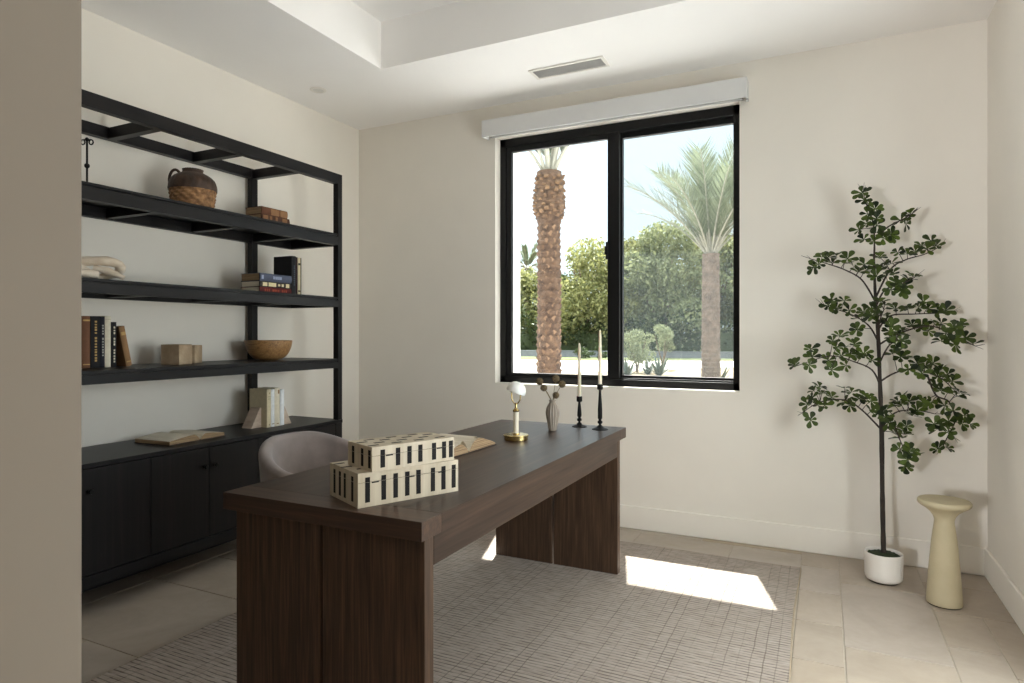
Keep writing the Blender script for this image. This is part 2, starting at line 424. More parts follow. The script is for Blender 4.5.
for q in ((WX0+.048, WX0+.090, s0, s1, WZ0+.05, WZ1-.06), (-1.345, -1.262, s0, s1, WZ0+.05, WZ1-.06), (WX0+.09, -1.345, s0, s1, WZ1-.099, WZ1-.06), (WX0+.09, -1.345, s0, s1, WZ0+.05, WZ0+.072)): b.box(*q)
b.build('sash', M['black_metal'], w1, bevel=.002)
b = MB(); b.box(-1.352, -1.338, s0-.022, s0, 1.80, 1.92); b.box(-1.358, -1.336, s0-.03, s0-.012, 1.83, 1.89)
b.build('latch', M['black_metal'], w1, bevel=.003)
b = MB(); b.box(WX0+.09, -1.345, 4.272, 4.276, WZ0+.072, WZ1-.099); b.build('window_pane', M['glass'], w1)
b = MB(); b.box(-1.25, WX1-.046, 4.308, 4.312, WZ0+.074, WZ1-.097); b.build('window_pane', M['glass'], w1)
b = MB(); b.add([(-1.25, 4.33, WZ0+.074), (WX1-.046, 4.33, WZ0+.074), (WX1-.046, 4.33, WZ1-.097), (-1.25, 4.33, WZ1-.097)], [(0, 1, 2, 3)])
b.build('insect_screen', M['screen'], w1)
# added, out-of-view glazing in the right wall for the fill light
w2 = bpy.data.objects.new('fill_window', None); COL.objects.link(w2); struct(w2)
w2['label'] = 'added black framed glazed door for fill light in the right wall'
b = MB(); x0, x1 = XR+.06, XR+.12
for q in ((x0, x1, RY0, RY0+.05, RZ0, RZ1), (x0, x1, RY1-.05, RY1, RZ0, RZ1), (x0, x1, RY0, RY1, RZ0, RZ0+.05), (x0, x1, RY0, RY1, RZ1-.05, RZ1), (x0, x1, 2.30, 2.35, RZ0, RZ1)): b.box(*q)
b.build('window_frame', M['black_metal'], w2)
for a, c in ((RY0+.05, 2.30), (2.35, RY1-.05)):
    b = MB(); b.box(XR+.088, XR+.092, a, c, RZ0+.05, RZ1-.05); b.build('window_pane', M['glass'], w2)

# roller-shade valance above the window
v = thing('shade_valance', 'long white roller shade valance mounted above the black window', 'window shade', (-1.325, YB, 2.70))
L = .906
b = MB(); b.box(-L, L, -.100, -.088, .010, .132); b.box(-L, L, -.088, -.001, .120, .132); b.box(-L, -L+.012, -.088, -.001, .012, .120); b.box(L-.012, L, -.088, -.001, .012, .120)
b.build('fascia', M['shade_white'], v, bevel=.003)
b = MB(); b.tube([(-L+.02, -.045, .070), (L-.02, -.045, .070)], .034, 20); b.build('roller_tube', M['shade_white'], v, smooth=40)
b = MB(); b.box(-L+.03, L-.03, -.020, -.008, .034, .07); b.build('shade_fabric', M['white_metal'], v)
b = MB(); b.box(-L+.03, L-.03, -.024, -.004, .022, .034); b.build('hem_bar', M['grille'], v, bevel=.003)
b = MB(); b.box(L-.012, L+.004, -.06, -.03, .002, .012); b.build('chain_guide', M['grille'], v)

# ceiling vent and downlight
v = thing('ceiling_vent', 'long white framed air vent with grey slats in the ceiling', 'vent', (-1.445, 3.778, H))
b = MB(); vx, vy = .247, .077
for q in ((-vx, vx, -vy, -vy+.018, -.008, 0), (-vx, vx, vy-.018, vy, -.008, 0), (-vx, -vx+.02, -vy+.018, vy-.018, -.008, 0), (vx-.02, vx, -vy+.018, vy-.018, -.008, 0)): b.box(*q)
b.build('frame', M['white_metal'], v, bevel=.002)
b = MB(); b.box(-vx+.02, vx-.02, -vy+.018, vy-.018, -.0015, 0)
for i in range(14):
    y = -vy+.022+i*.0080
    b.hexa([(-vx+.02, y-.003, -.006), (vx-.02, y-.003, -.006), (vx-.02, y+.001, -.006), (-vx+.02, y+.001, -.006), (-vx+.02, y-.001, -.001), (vx-.02, y-.001, -.001), (vx-.02, y+.003, -.001), (-vx+.02, y+.003, -.001)])
b.build('slats', M['grille'], v)
v = thing('recessed_downlight', 'small round unlit white downlight in the ceiling above the bookcase', 'ceiling light', (-3.12, 3.367, H))
b = MB(); b.lathe([(.036, -.001), (.036, -.006), (.048, -.006), (.056, -.002), (.056, 0)], 40); b.build('trim_ring', M['white_metal'], v, smooth=40)
b = MB(); b.lathe([(0, -.002), (.036, -.002)], 40); b.build('lens', M['lens'], v)

# ------------------------------------------------------------------ rug
r = thing('area_rug', 'large flat woven beige rug with dark thread lines under the desk', 'rug', (-1.272, 2.30, 0))
hw, hl = 1.148, 1.535
b = MB()
def rugpt(u, w):
    x = (u*2-1)*hw; y = (w*2-1)*hl
    x += .006*sin(y*4.3+1)*abs(u*2-1)**6; y += .006*sin(x*5.1)*abs(w*2-1)**6
    e = min(u, 1-u, w, 1-w)
    z = .0115+.0012*sin(x*3.1+y*2.2)*min(1, e*30)
    return (x, y, z)
b.grid(rugpt, 60, 80)
n = 60
b.build('pile', M['rug'], r, smooth=60)
b = MB(); per = [rugpt(i/59, 0) for i in range(60)]+[rugpt(1, j/79) for j in range(1, 80)]+[rugpt(i/59, 1) for i in range(58, -1, -1)]+[rugpt(0, j/79) for j in range(78, 0, -1)]
ring = [(p[0]*1.0, p[1]*1.0, .0058) for p in per]
b.tube(ring+[ring[0]], .0058, 6, cap=False)
b.build('binding', M['rug_edge'], r, smooth=60)
RZ = .012

# ------------------------------------------------------------------ desk
d = thing('desk', 'large dark brown wooden desk with slab legs standing on the rug', 'desk', (-1.336, 2.404, RZ))
HX, HY = .372, .976
b = MB(); b.box(-HX-.010, HX, -HY+.10, HY-.10, .716, .769); b.build('desktop', M['walnut'], d, bevel=.0008)
for sgn in (-1, 1):
    b = MB(); ya, yb = sorted((sgn*HY, sgn*(HY-.0999))); b.box(-HX-.010, HX, ya, yb, .716, .769)
    b.build('breadboard_end', M['walnut_x'], d, bevel=.0008)
AX = .352
for sgn in (-1, 1):
    xa, xb = sorted((sgn*AX, sgn*(AX-.03)))
    b = MB(); b.box(xa, xb, -HY+.09, HY-.09, .623, .716); b.build('apron', M['walnut'], d, bevel=.002)
for yc in (-.909, .909):
    ya, yb = yc-.023, yc+.023
    for xa, xb in ((-.374, -.022), (-.012, .352)):
        b = MB(); b.box(xa, xb, ya, yb, 0, .716); b.build('leg_panel', M['walnut_z'], d, bevel=.003)
    b = MB(); b.box(-.30, .30, yc-.012 - .0, yc+.012, .66, .714); b.build('cross_rail', M['walnut_x'], d)

# ------------------------------------------------------------------ bookcase: cabinet base and open shelf frame
XFc, XBk = -2.945, -3.402
by0, by1 = .70, 3.408
bk = thing('bookcase', 'tall black wooden bookcase with open shelves over cabinet doors', 'bookcase', (-3.17, (by0+by1)/2, 0))
ox, oy = -3.17, (by0+by1)/2
def bb(*boxes):
    m = MB(); m.M = Matrix.Translation((-ox, -oy, 0))
    for q in boxes: m.box(*q)
    return m
pw = .042
for y in (by0, by1-pw):
    bb((XFc-pw, XFc, y, y+pw, .708, 2.366)).build('front_post', M['ebony_z'], bk, bevel=.002)
rear = (1.045, 3.017)
for y in rear:
    bb((XBk, XBk+.042, y, y+.048, .708, 2.366)).build('rear_post', M['ebony_z'], bk, bevel=.002)
bb((XFc-pw, XFc, by0+pw, by1-pw, 2.299, 2.366)).build('top_rail', M['ebony'], bk, bevel=.002)
bb((XBk, XBk+.042, rear[0]+.048, rear[1], 2.305, 2.366)).build('top_rail', M['ebony'], bk, bevel=.002)
bars = (1.069, 1.60, 2.10, 2.60, 3.041)
for y in bars:
    bb((XBk+.042, XFc-pw, y-.022, y+.022, 2.302, 2.360)).build('crossbar', M['ebony'], bk, bevel=.002)
for zt, th in ((1.962, .078), (1.535, .066), (1.12, .062)):
    m = bb((XFc-pw, XFc, by0+pw, by1-pw, zt-th, zt-.020), (XBk, XBk+.03, by0, by1, zt-th, zt-.016),
           (XBk+.03, XFc-pw, by1-.04, by1, zt-th, zt-.016), (XBk+.03, XFc-pw, by0, by0+.04, zt-th, zt-.016),
           (XBk, XFc-.003, by0+.001, by1-.003, zt-.014, zt), (XBk+.01, XFc-.012, by0+.01, by1-.012, zt-.021, zt-.013))
    for y in bars: m.box(XBk+.03, XFc-pw, y-.02, y+.02, zt-th+.006, zt-.016)
    m.build('shelf', M['ebony'], bk, bevel=.0015)
# cabinet
cz0, cz1 = .151, .708
m = bb((XBk, XFc+.004, by0-.004, by1, cz1-.022, cz1), (XBk, XFc-.020, by0, by1-.002, cz0+.012, cz1-.022), (XBk, XFc-.002, by0, by1-.001, cz0, cz0+.052))
m.build('cabinet_body', M['ebony'], bk, bevel=.002)
bb((XBk+.01, XFc-.37, by0+.05, by1-.05, 0, cz0)).build('plinth', M['ebony'], bk)
dw = (by1-.004-by0-.004)/8
edges = [3.343-.3275*i for i in range(9)]
edges = [e for e in edges]
prev = edges
for i in range(8):
    ya, yb = prev[i+1]+.0018, prev[i]-.0018
    do = bb((XFc-.020, XFc, ya, yb, cz0+.058, cz1-.026)).build('door', M['ebony_z'], bk, bevel=.0012)
    side = ya+.03 if i % 2 == 0 else yb-.03
    k = MB(); k.M = T(XFc-ox, side-oy, .584, 0, 0, pi/2)
    k.lathe([(0, 0), (.006, 0), (.005, .010), (.010, .014), (.012, .020), (.009, .026), (0, .027)], 20)
    k.build('knob', M['iron'], do, smooth=40)
# narrow stiles at the two cabinet ends
for ya, yb in ((3.345, by1-.001), (by0, prev[8]-.002)):
    bb((XFc-.020, XFc, ya, yb, cz0+.055, cz1-.022)).build('end_stile', M['ebony_z'], bk, bevel=.0012)

# ------------------------------------------------------------------ barrel chair behind the desk
ch = thing('barrel_chair', 'grey upholstered barrel chair with curved back behind the desk', 'chair', (-2.085, 2.305, RZ), radians(-5))
# local frame: the chair looks along +x, its back is at -x
def rim_h(phi):
    a = abs(phi)
    t = min(1, max(0, (a-.30)/1.75)); t = t*t*(3-2*t)
    return .790-.120*t
PH = 2.05; NP = 44; prof_n = 14
def shell_pt(u, w):
    phi = (u*2-1)*PH
    top = rim_h(phi); zb = .30
    # section: up the outside, over a rounded rim, down the inside
    k = w*prof_n
    endf = 1-max(0, (abs(phi)-PH+.16)/.16)**2*.35
    th = .056*endf
    def ro(z): return .262+.034*min(1, max(0, (z-zb)/.42))
    if w < .40:
        z = zb+(top-.028-zb)*(w/.40); rr = ro(z)
    elif w < .62:
        a = (w-.40)/.22*pi; c = ro(top-.028)-th/2
        rr = c+th/2*cos(a); z = top-.028+.028*sin(a)
    else:
        z = top-.028-(top-.028-.34)*((w-.62)/.38); rr = ro(z)-th
    return (-rr*cos(phi), rr*sin(phi)*1.0, z)
b = MB(); b.grid(shell_pt, NP, 40)
# close the two front ends and the underside
for e in (0, NP-1):
    b.f.append(tuple(j*NP+e for j in range(40))); b.mi.append(0)
for i in range(NP-1):
    b.f.append((i, i+1, 39*NP+i+1, 39*NP+i)); b.mi.append(0)
b.build('backrest', M['velvet'], ch, smooth=50)
b = MB(); b.M = Matrix.Translation((.02, 0, 0))
b.lathe([(0, .33), (.205, .33), (.222, .35), (.228, .40), (.222, .445), (.20, .462), (.10, .470), (0, .472)], 40); b.build('seat', M['velvet'], ch, smooth=50)
b = MB(); b.lathe([(0, .26), (.20, .26), (.255, .28), (.262, .31), (.25, .335), (0, .335)], 40); b.build('seat_base', M['velvet'], ch, smooth=50)
for k in range(4):
    a = pi/4+k*pi/2; b = MB()
    b.tube([(.165*cos(a), .165*sin(a), .27), (.215*cos(a), .215*sin(a), 0)], [.020, .012], 14)
    b.build('leg', M['walnut_z'], ch, smooth=40)

# ------------------------------------------------------------------ books
def book(label, loc, t, dp, h, cov, page=None, marks=(), mark=None, flat=False, lean=0, rz=0, group=None, plabel=None):
    """spine faces local +x; thickness along y; height along z"""
    o = thing('book', label, 'book', loc, rz, group)
    W = Matrix.Rotation(lean, 4, 'X')
    if flat: W = Matrix.Translation((0, 0, t)) @ Matrix.Rotation(-pi/2, 4, 'X')
    c = MB(); c.M = W; bt = .0028
    c.box(-dp, -.006, 0, bt, 0, h); c.box(-dp, -.006, t-bt, t, 0, h)
    # rounded spine
    n = 8; pts = []
    for i in range(n+1):
        a = i/n; y = a*t; x = -.005+.005*sin(pi*a)
        pts.append((x, y))
    poly = pts+[(-.008, t), (-.008, t-bt)]+[(x-.003, y) for x, y in reversed(pts[1:-1])]+[(-.008, bt), (-.008, 0)]
    n0 = len(c.f)
    vs = [(x, y, 0) for x, y in pts]+[(x, y, h) for x, y in pts]
    m_ = len(pts)
    vs2 = [(-.008, 0, 0), (-.008, t, 0), (-.008, 0, h), (-.008, t, h)]
    fs = [(i, i+1, m_+i+1, m_+i) for i in range(m_-1)]
    k = 2*m_
    fs += [(k, 0, m_, k+2), (m_-1, k+1, k+3, 2*m_-1), (k, k+1)+tuple(range(m_-1, -1, -1)), (k+2,)+tuple(range(m_, 2*m_))+(k+3,), (k, k+2, k+3, k+1)]
    c.add(vs+vs2, fs)
    if marks:
        c.cur = 1
        for za, zb, ya, yb in marks:
            c.box(-.0052, .0006, t*ya, t*yb, h*za, h*zb)
        c.cur = 0
    c.build('cover', [cov, mark or cov] if marks else cov, o, smooth=30)
    p = MB(); p.M = W; p.box(-dp+.004, -.009, bt, t-bt, .003, h-.003)
    p.build('pages', page or M['page'], o)
    return o
def letters(z0, z1, n, ya, yb, seed):
    """column of small title blocks running along a spine"""
    r_ = random.Random(seed); out = []; z = z0; s = (z1-z0)/n
    for i in range(n):
        if r_.random() < .86: out.append((z, z+s*r_.uniform(.5, .8), ya, yb))
        z += s
    return out
cl = {k: cloth('cloth_'+k, c) for k, c in dict(brown=(104, 70, 48), black=(24, 23, 26), navy=(26, 27, 36), cream=(206, 198, 178), tan=(138, 104, 70), gold=(178, 146, 92), silver=(160, 158, 152),
      slate=(72, 78, 96), letter=(216, 202, 160), blueletter=(146, 156, 182), red=(84, 26, 24), orange=(150, 66, 46), maroon=(52, 30, 36), ivory=(196, 184, 154), offwhite=(214, 216, 218), chestnut=(70, 40, 26), leather=(92, 56, 36), buff=(132, 96, 64), olive=(126, 114, 88), dark=(44, 38, 36)).items()}
ZC = 1.12; xs = -3.195; g = 'books in a row on the lower shelf'
book('brown cloth book at the left end of the row on the lower shelf', (xs, 1.858, ZC), .038, .175, .252, cl['brown'], group=g, marks=[(.90, .93, .1, .9), (.06, .08, .1, .9)], mark=cl['gold'])
book('black book with gold spine lettering beside the brown book', (xs, 1.899, ZC), .043, .18, .252, cl['black'], group=g, marks=letters(.12, .93, 15, .38, .62, 1), mark=cl['gold'])
book('black book with silver spine lettering left of the cream book', (xs, 1.943, ZC), .0235, .17, .250, cl['navy'], group=g, marks=letters(.12, .86, 14, .35, .65, 2), mark=cl['silver'])
book('cream spined book between black books on the lower shelf', (xs, 1.967, ZC), .029, .175, .255, cl['cream'], group=g, marks=[(.93, .935, .1, .9)], mark=cl['olive'])
book('shorter black book with white spine lettering right of the cream book', (xs, 1.9975, ZC), .0265, .16, .225, cl['black'], group=g, marks=letters(.10, .92, 13, .38, .66, 3), mark=cl['cream'])
book('tan book leaning against the row on the lower shelf', (xs+.01, 2.0695, ZC), .030, .15, .205, cl['tan'], group=g, lean=radians(11.4), marks=[(.78, .86, .12, .88), (.10, .13, .12, .88)], mark=cl['gold'])
ZB = 1.535; g = 'books at the right end of the middle shelf'
xs = -3.05
book('red book at the bottom of the flat stack on the middle shelf', (xs, 2.800, ZB), .037, .165, .252, cl['red'], flat=True, group=g, marks=letters(.14, .86, 12, .3, .7, 4), mark=cl['orange'])
book('dark book with cream letter blocks in middle of the flat stack', (xs-.002, 2.802, ZB+.037), .036, .162, .250, cl['dark'], flat=True, group=g,
     marks=[(.08, .22, .2, .85), (.26, .50, .2, .85), (.56, .63, .35, .7), (.68, .75, .3, .75), (.82, .93, .2, .85)], mark=cl['letter'])
book('slate blue book on top of the flat stack on the middle shelf', (xs, 2.801, ZB+.073), .047, .165, .254, cl['slate'], page=M['page_old'], flat=True, group=g, marks=[(.04, .10, .25, .75)]+letters(.40, .68, 7, .3, .68, 6), mark=cl['blueletter'])
xs = -3.063
book('large black book standing upright behind the flat stack', (xs, 3.070, ZB), .039, .160, .252, cl['black'], group=g, marks=letters(.25, .78, 10, .4, .6, 7), mark=cl['slate'])
book('thin maroon book standing between black and cream books', (xs-.002, 3.110, ZB), .014, .155, .248, cl['maroon'], group=g)
book('cream and dark edged book at the right end of the middle shelf', (xs, 3.1245, ZB), .026, .155, .246, cl['ivory'], group=g, marks=[(0.0, 1.0, .80, .98), (.1, .14, .1, .6), (.8, .86, .1, .6)], mark=cl['dark'])
ZA = 1.962; g = 'leather books on the upper shelf'
book('old brown leather book lying under another on the upper shelf', (-3.075, 2.835, ZA), .058, .150, .228, cl['chestnut'], page=M['page_old'], flat=True, group=g, marks=[(.05, .22, .1, .9), (.28, .36, .1, .9), (.48, .56, .1, .9), (.72, .9, .1, .9)], mark=cl['buff'])
book('old tan leather book lying on top on the upper shelf', (-3.08, 2.842, ZA+.058), .047, .145, .208, cl['leather'], page=M['page_old'], flat=True, group=g, marks=[(.34, .66, .12, .95), (.70, .98, .12, .95)], mark=cl['buff'])
ZD = .708; xs = -3.089; g = 'pale books between the stone bookends'
book('pale olive covered book beside the left stone bookend', (xs, 2.892, ZD), .032, .152, .236, cl['ivory'], group=g, marks=[(.80, .81, .25, .75), (.74, .75, .25, .75), (.88, .91, .42, .6), (.05, .09, .42, .58)], mark=cl['olive'])
book('off white book second from the left stone bookend', (xs, 2.926, ZD), .027, .150, .232, cl['offwhite'], group=g, marks=[(.07, .09, .2, .8)], mark=cl['olive'])
book('buff spined book third from the left stone bookend', (xs, 2.9545, ZD), .042, .152, .239, cl['cream'], group=g, marks=[(.85, .95, .55, .8), (.06, .08, .3, .7)], mark=cl['buff'])
book('white book beside the right stone bookend', (xs-.002, 3.002, ZD), .033, .148, .226, cl['offwhite'], group=g)
def wedge(label, y0, y1, x0, x1, flip):
    o = thing('bookend', label, 'bookend', ((x0+x1)/2, (y0+y1)/2, ZD), 0, 'stone bookends')
    w = (y1-y0)/2; dx = (x1-x0)/2; h = .122; s = -1 if flip else 1
    b = MB(); tri = [(-w*s, 0), (w*s, 0), (w*s, h), (w*s-.012*s, h)]
    tri = [(-w*s, 0), (w*s, 0), (w*s, h), (w*s-.010*s, h)]
    vs = [(-dx, y, z) for y, z in tri]+[(dx, y, z) for y, z in tri]
    b.add(vs, [(0, 1, 2, 3), (7, 6, 5, 4), (0, 4, 5, 1), (1, 5, 6, 2), (2, 6, 7, 3), (3, 7, 4, 0)])
    b.build('block', M['stone'], o, bevel=.003)
wedge('pinkish stone wedge bookend at the left of the pale books', 2.812, 2.8905, -3.222, -3.138, False)
wedge('pinkish stone wedge bookend at the right of the pale books', 3.0365, 3.108, -3.185, -3.105, True)

def open_book(label, loc, rz, wl, wr, length, tl, tr, cov, peak=.35, edge=None, waves=0):
    o = thing('open_book', label, 'book', loc, rz)
    ct = .003
    b = MB()
    b.box(-length-.004, .004, -wl-.005, -.004, 0, ct); b.box(-length-.004, .004, .004, wr+.005, 0, ct); b.box(-length-.004, .004, -.004, .004, 0, ct+.001)
    b.build('cover', cov, o, bevel=.001)
    for s, w, t in ((-1, wl, tl), (1, wr, tr)):
        p = MB(); N = 16
        top = []
        for i in range(N+1):
            a = i/N
            z = ct+.004+(t-.004)*(sin(min(1, a/peak)*pi/2)**.8 if a < peak else 1-(.90 if waves else .50)*((a-peak)/(1-peak))**1.3)
            if waves: z += waves*sin(a*17)*a*(1-a)
            top.append((s*(.003+(w-.003)*a), z))
        vs = []; fs = []
        for x in (-length, 0):
            vs += [(x, y, z) for y, z in top]; vs += [(x, y, ct) for y, z in top]
        n = N+1
        for i in range(N): fs.append((i, i+1, 2*n+i+1, 2*n+i))
        p.cur = 0; p.add(vs, fs)
        p.cur = 1
        k = len(p.v)-4*n
        fs = []
        for i in range(N):
            fs += [(i, n+i, n+i+1, i+1), (2*n+i, 2*n+i+1, 3*n+i+1, 3*n+i), (n+i, 3*n+i, 3*n+i+1, n+i+1)]
        fs += [(0, 2*n, 3*n, n), (N, n+N, 3*n+N, 2*n+N)]
        p.f.extend([tuple(q+k for q in f) for f in fs]); p.mi.extend([1]*len(fs))
        if waves:   # loose fanned leaves standing off the block
            p.cur = 0
            for j in range(5):
                f_ = .25+.13*j; sc = .72+.06*j
                lv = []
                for x in (-length+.004, -.002):
                    for i in range(N+1):
                        a = i/N; lv.append((x, s*(.004+(w*.92*sc)*a), ct+.004+(t*(1.12-.14*j))*(sin(min(1, a/peak)*pi/2)**.8 if a < peak else 1-.88*((a-peak)/(1-peak))**1.2)))
                p.add(lv, [(i, i+1, n+i+1, n+i) for i in range(N)])
        p.build('pages', [M['page'], edge or M['page_old']], o, smooth=40)
    return o
open_book('old open book lying on top of the black cabinet', (-3.045, 2.385, ZD), radians(4), .190, .165, .255, .034, .032, cl['dark'], peak=.22, edge=M['page_old'])
ZT = RZ+.769
open_book('old open book with fanned pages beside the striped boxes', (-1.352, 2.356, ZT), radians(-2), .20, .226, .185, .044, .050, cl['dark'], peak=.34, edge=M['page_old'], waves=.004)

# ------------------------------------------------------------------ other things on the bookcase
o = thing('wicker_jug', 'dark brown wicker jug basket with one loop handle on upper shelf', 'basket', (-3.17, 2.435, ZA), radians(26))
prof = [(0, .003), (.098, .003), (.101, .01)]+[(.101+.016*sin(min(1, i/42)*pi/2), .01+i*.003) for i in range(1, 41)]
def weave(t, r, z):
    row = int(z/.018); return (r+.0036*sin(t*15+(row % 2)*pi)*abs(sin(z*pi/.018))**.5*(1 if z > .008 else 0)+.0022*abs(sin(z*pi/.018)))
b = MB(); b.lathe(prof, 136, rad=weave); b.build('woven_body', M['wicker'], o, smooth=60)
prof = [(.1235, .120), (.1245, .126), (.1235, .14), (.121, .158), (.114, .178), (.098, .196), (.078, .209), (.062, .217), (.053, .221), (.051, .232), (.0545, .239), (.050, .2405), (.044, .235), (.043, .20), (0, .20)]
b = MB(); b.lathe(prof, 96, rad=lambda t, r, z: r+.0014*sin(t*24+z*300)); b.build('collar', M['wicker_dark'], o, smooth=60)
b = MB(); hp = []
for i in range(15):
    a = i/14*pi*1.15-.15
    hp.append((-.088-.033*cos(a), -.020, .178+.058*sin(a)))
b.tube(hp, .0075, 10); b.build('handle', M['wicker_dark'], o, smooth=60)

o = thing('iron_stand', 'thin black iron stand with scrolled top on the upper shelf', 'stand', (-3.17, 1.864, ZA), radians(26))
b = MB(); b.lathe([(0, 0), (.040, 0), (.040, .004), (.012, .010), (.0045, .018), (.0045, .115), (.010, .120), (.012, .127), (.010, .134), (.0045, .139), (.0045, .245), (.009, .25), (.009, .256), (.004, .262), (0, .264)], 20); b.build('rod', M['iron'], o, smooth=40)
for s in (-1, 1):
    b = MB(); b.tube([(s*(.004+.016*min(1, i/6))+ (s*.010*sin((i-6)/8*2*pi) if i > 6 else 0), 0, .252-(.012*(1-cos((i-6)/8*2*pi)) if i > 6 else 0)) for i in range(15)], .0032, 8)
    b.build('scroll', M['iron'], o, smooth=60)
o = thing('glass_bottle', 'small clear glass bottle behind the black iron stand', 'bottle', (-3.235, 1.868, ZA))
b = MB(); b.lathe([(0, .001), (.020, .001), (.024, .006), (.025, .022), (.018, .036), (.008, .044), (.008, .056), (.0105, .058), (.0105, .061), (.006, .061), (.006, .044), (.016, .034), (.022, .022), (.021, .007), (0, .005)], 28); b.build('body', M['clear'], o, smooth=50)

o = thing('driftwood', 'pale knotted driftwood piece on the middle shelf', 'driftwood', (-3.13, 1.825, ZB))
def limb(b, pts, R, seg=14, seed=1):
    P = [Vector(p) for p in pts]; r_ = random.Random(seed)
    out = []; rr = []
    m = len(P)-1; N = m*7
    for i in range(N+1):
        f = i/N*m; k = min(int(f), m-1); t = f-k
        p0, p1, p2, p3 = P[max(k-1, 0)], P[k], P[k+1], P[min(k+2, m)]
        q = .5*((2*p1)+(p2-p0)*t+(2*p0-5*p1+4*p2-p3)*t*t+(3*p1-p0-3*p2+p3)*t**3)
        out.append(tuple(q)); rr.append((R[k]*(1-t)+R[k+1]*t)*(1+.10*r_.uniform(-1, 1)))
    b.tube(out, rr, seg)
b = MB(); b.M = Matrix.Translation((3.13, -1.87, -ZB))
limb(b, [(-3.21, 1.70, 1.60), (-3.17, 1.86, 1.625), (-3.13, 1.96, 1.637), (-3.115, 2.02, 1.628), (-3.13, 2.045, 1.60), (-3.16, 2.02, 1.575), (-3.19, 1.97, 1.563)], [.018, .023, .022, .023, .022, .018, .012], seed=2)
limb(b, [(-3.11, 1.72, 1.562), (-3.09, 1.82, 1.568), (-3.085, 1.905, 1.566)], [.017, .021, .018], seed=3)
limb(b, [(-3.14, 1.92, 1.60), (-3.10, 1.97, 1.585), (-3.06, 2.02, 1.556)], [.015, .018, .012], seed=4)
limb(b, [(-3.15, 1.86, 1.60), (-3.16, 1.95, 1.558), (-3.20, 2.00, 1.552)], [.016, .018, .012], seed=5)
b.build('wood', M['drift'], o, smooth=60)

def cube_block(label, c, a, s):
    o = thing('wood_block', label, 'block', (c[0], c[1], ZC), a, 'wood blocks on the lower shelf')
    b = MB(); b.box(-s/2, s/2, -s/2, s/2, 0, s); b.build('block', M['block'], o, bevel=.003)
cube_block('pale square wood block in front, nearest the leaning tan book', (-3.178, 2.342, ZC), radians(17.6), .109)
cube_block('pale square wood block tucked behind the front block', (-3.262, 2.484, ZC), radians(30), .102)

o = thing('wooden_bowl', 'round honey brown wooden bowl on the lower shelf', 'bowl', (-3.19, 2.998, ZC))
b = MB(); pr = [(0, 0), (.055, 0), (.060, .004)]
for i in range(1, 11):
    a = i/10*pi/2*.93; pr.append((.060+.084*sin(a), .004+.120*(1-cos(a))/(1-cos(pi/2*.93))))
pr += [(.141, .1265), (.137, .124)]
for i in range(9, -1, -1):
    a = i/10*pi/2*.93; pr.append((.056+.080*sin(a), .012+.112*(1-cos(a))/(1-cos(pi/2*.93))))
pr.append((0, .012)); b.lathe(pr, 48); b.build('bowl', M['bowl'], o, smooth=50)

# ------------------------------------------------------------------ things on the desk
def bone_box(label, corner, dl, ds, h, lid, longs, shorts, ticks, seed, tops):
    """corner: nearest bottom corner; dl/ds: vectors of the long and short sides"""
    L_ = sqrt(dl[0]**2+dl[1]**2); S_ = sqrt(ds[0]**2+ds[1]**2)
    a = math.atan2(dl[1], dl[0])
    o = thing('inlay_box', label, 'box', (corner[0], corner[1], corner[2]), a, 'striped bone boxes on the desk')
    e = .0006
    for nm, z0, z1 in (('body', 0, h-lid-.0012), ('lid', h-lid, h)):
        b = MB(); b.box(0, L_, 0, S_, z0, z1); b.cur = 1
        za, zb = max(z0, h*.13), min(z1, h*.86)
        for f in longs:
            for y in (-e, S_): b.box(f*L_-.0076, f*L_+.0076, y, y+e, za, zb)
        for f in shorts:
            for x in (-e, L_): b.box(x, x+e, f*S_-.0070, f*S_+.0070, za, zb)
        if nm == 'body':
            for f in ticks: b.box(f*L_-.0115, f*L_+.0115, -e, 0, z1-.0035, z1)
            # thin joints between bone strips
        else:
            for f, g2 in tops:
                b.box(f*L_-.017, f*L_+.017, g2*S_-.0055, g2*S_+.0055, h, h+e)
        b.build(nm, [M['bone'], M['horn']], o)
    b = MB(); b.box(.002, L_-.002, .002, S_-.002, h-lid-.002, h-lid+.001); b.build('seam', M['horn'], o)
lt = [(.07+.135*i, (.16, .42, .68, .90)[(i*3+j*2) % 4]*.9+.05) for i in range(7) for j in range(2)]
bone_box('larger cream box with dark stripes, under the smaller striped box', (-1.205, 1.461, ZT), (.1505, .308), (-.184, .090), .100, .028,
         (.087, .237, .351, .465, .578, .727, .839, .95), (.187, .449, .625, .825), (.159, .503, .816), 1, [(.04, .55), (.05, .85), (.12, .30), (.97, .3), (.97, .7)])
bone_box('smaller cream striped box stacked on the larger striped box', (-1.180, 1.493, ZT+.1006), (.114, .269), (-.138, .060), .072, .026,
         (.12, .297, .433, .566, .738, .868, .958), (.1, .391, .771), (.198, .812), 2, lt)

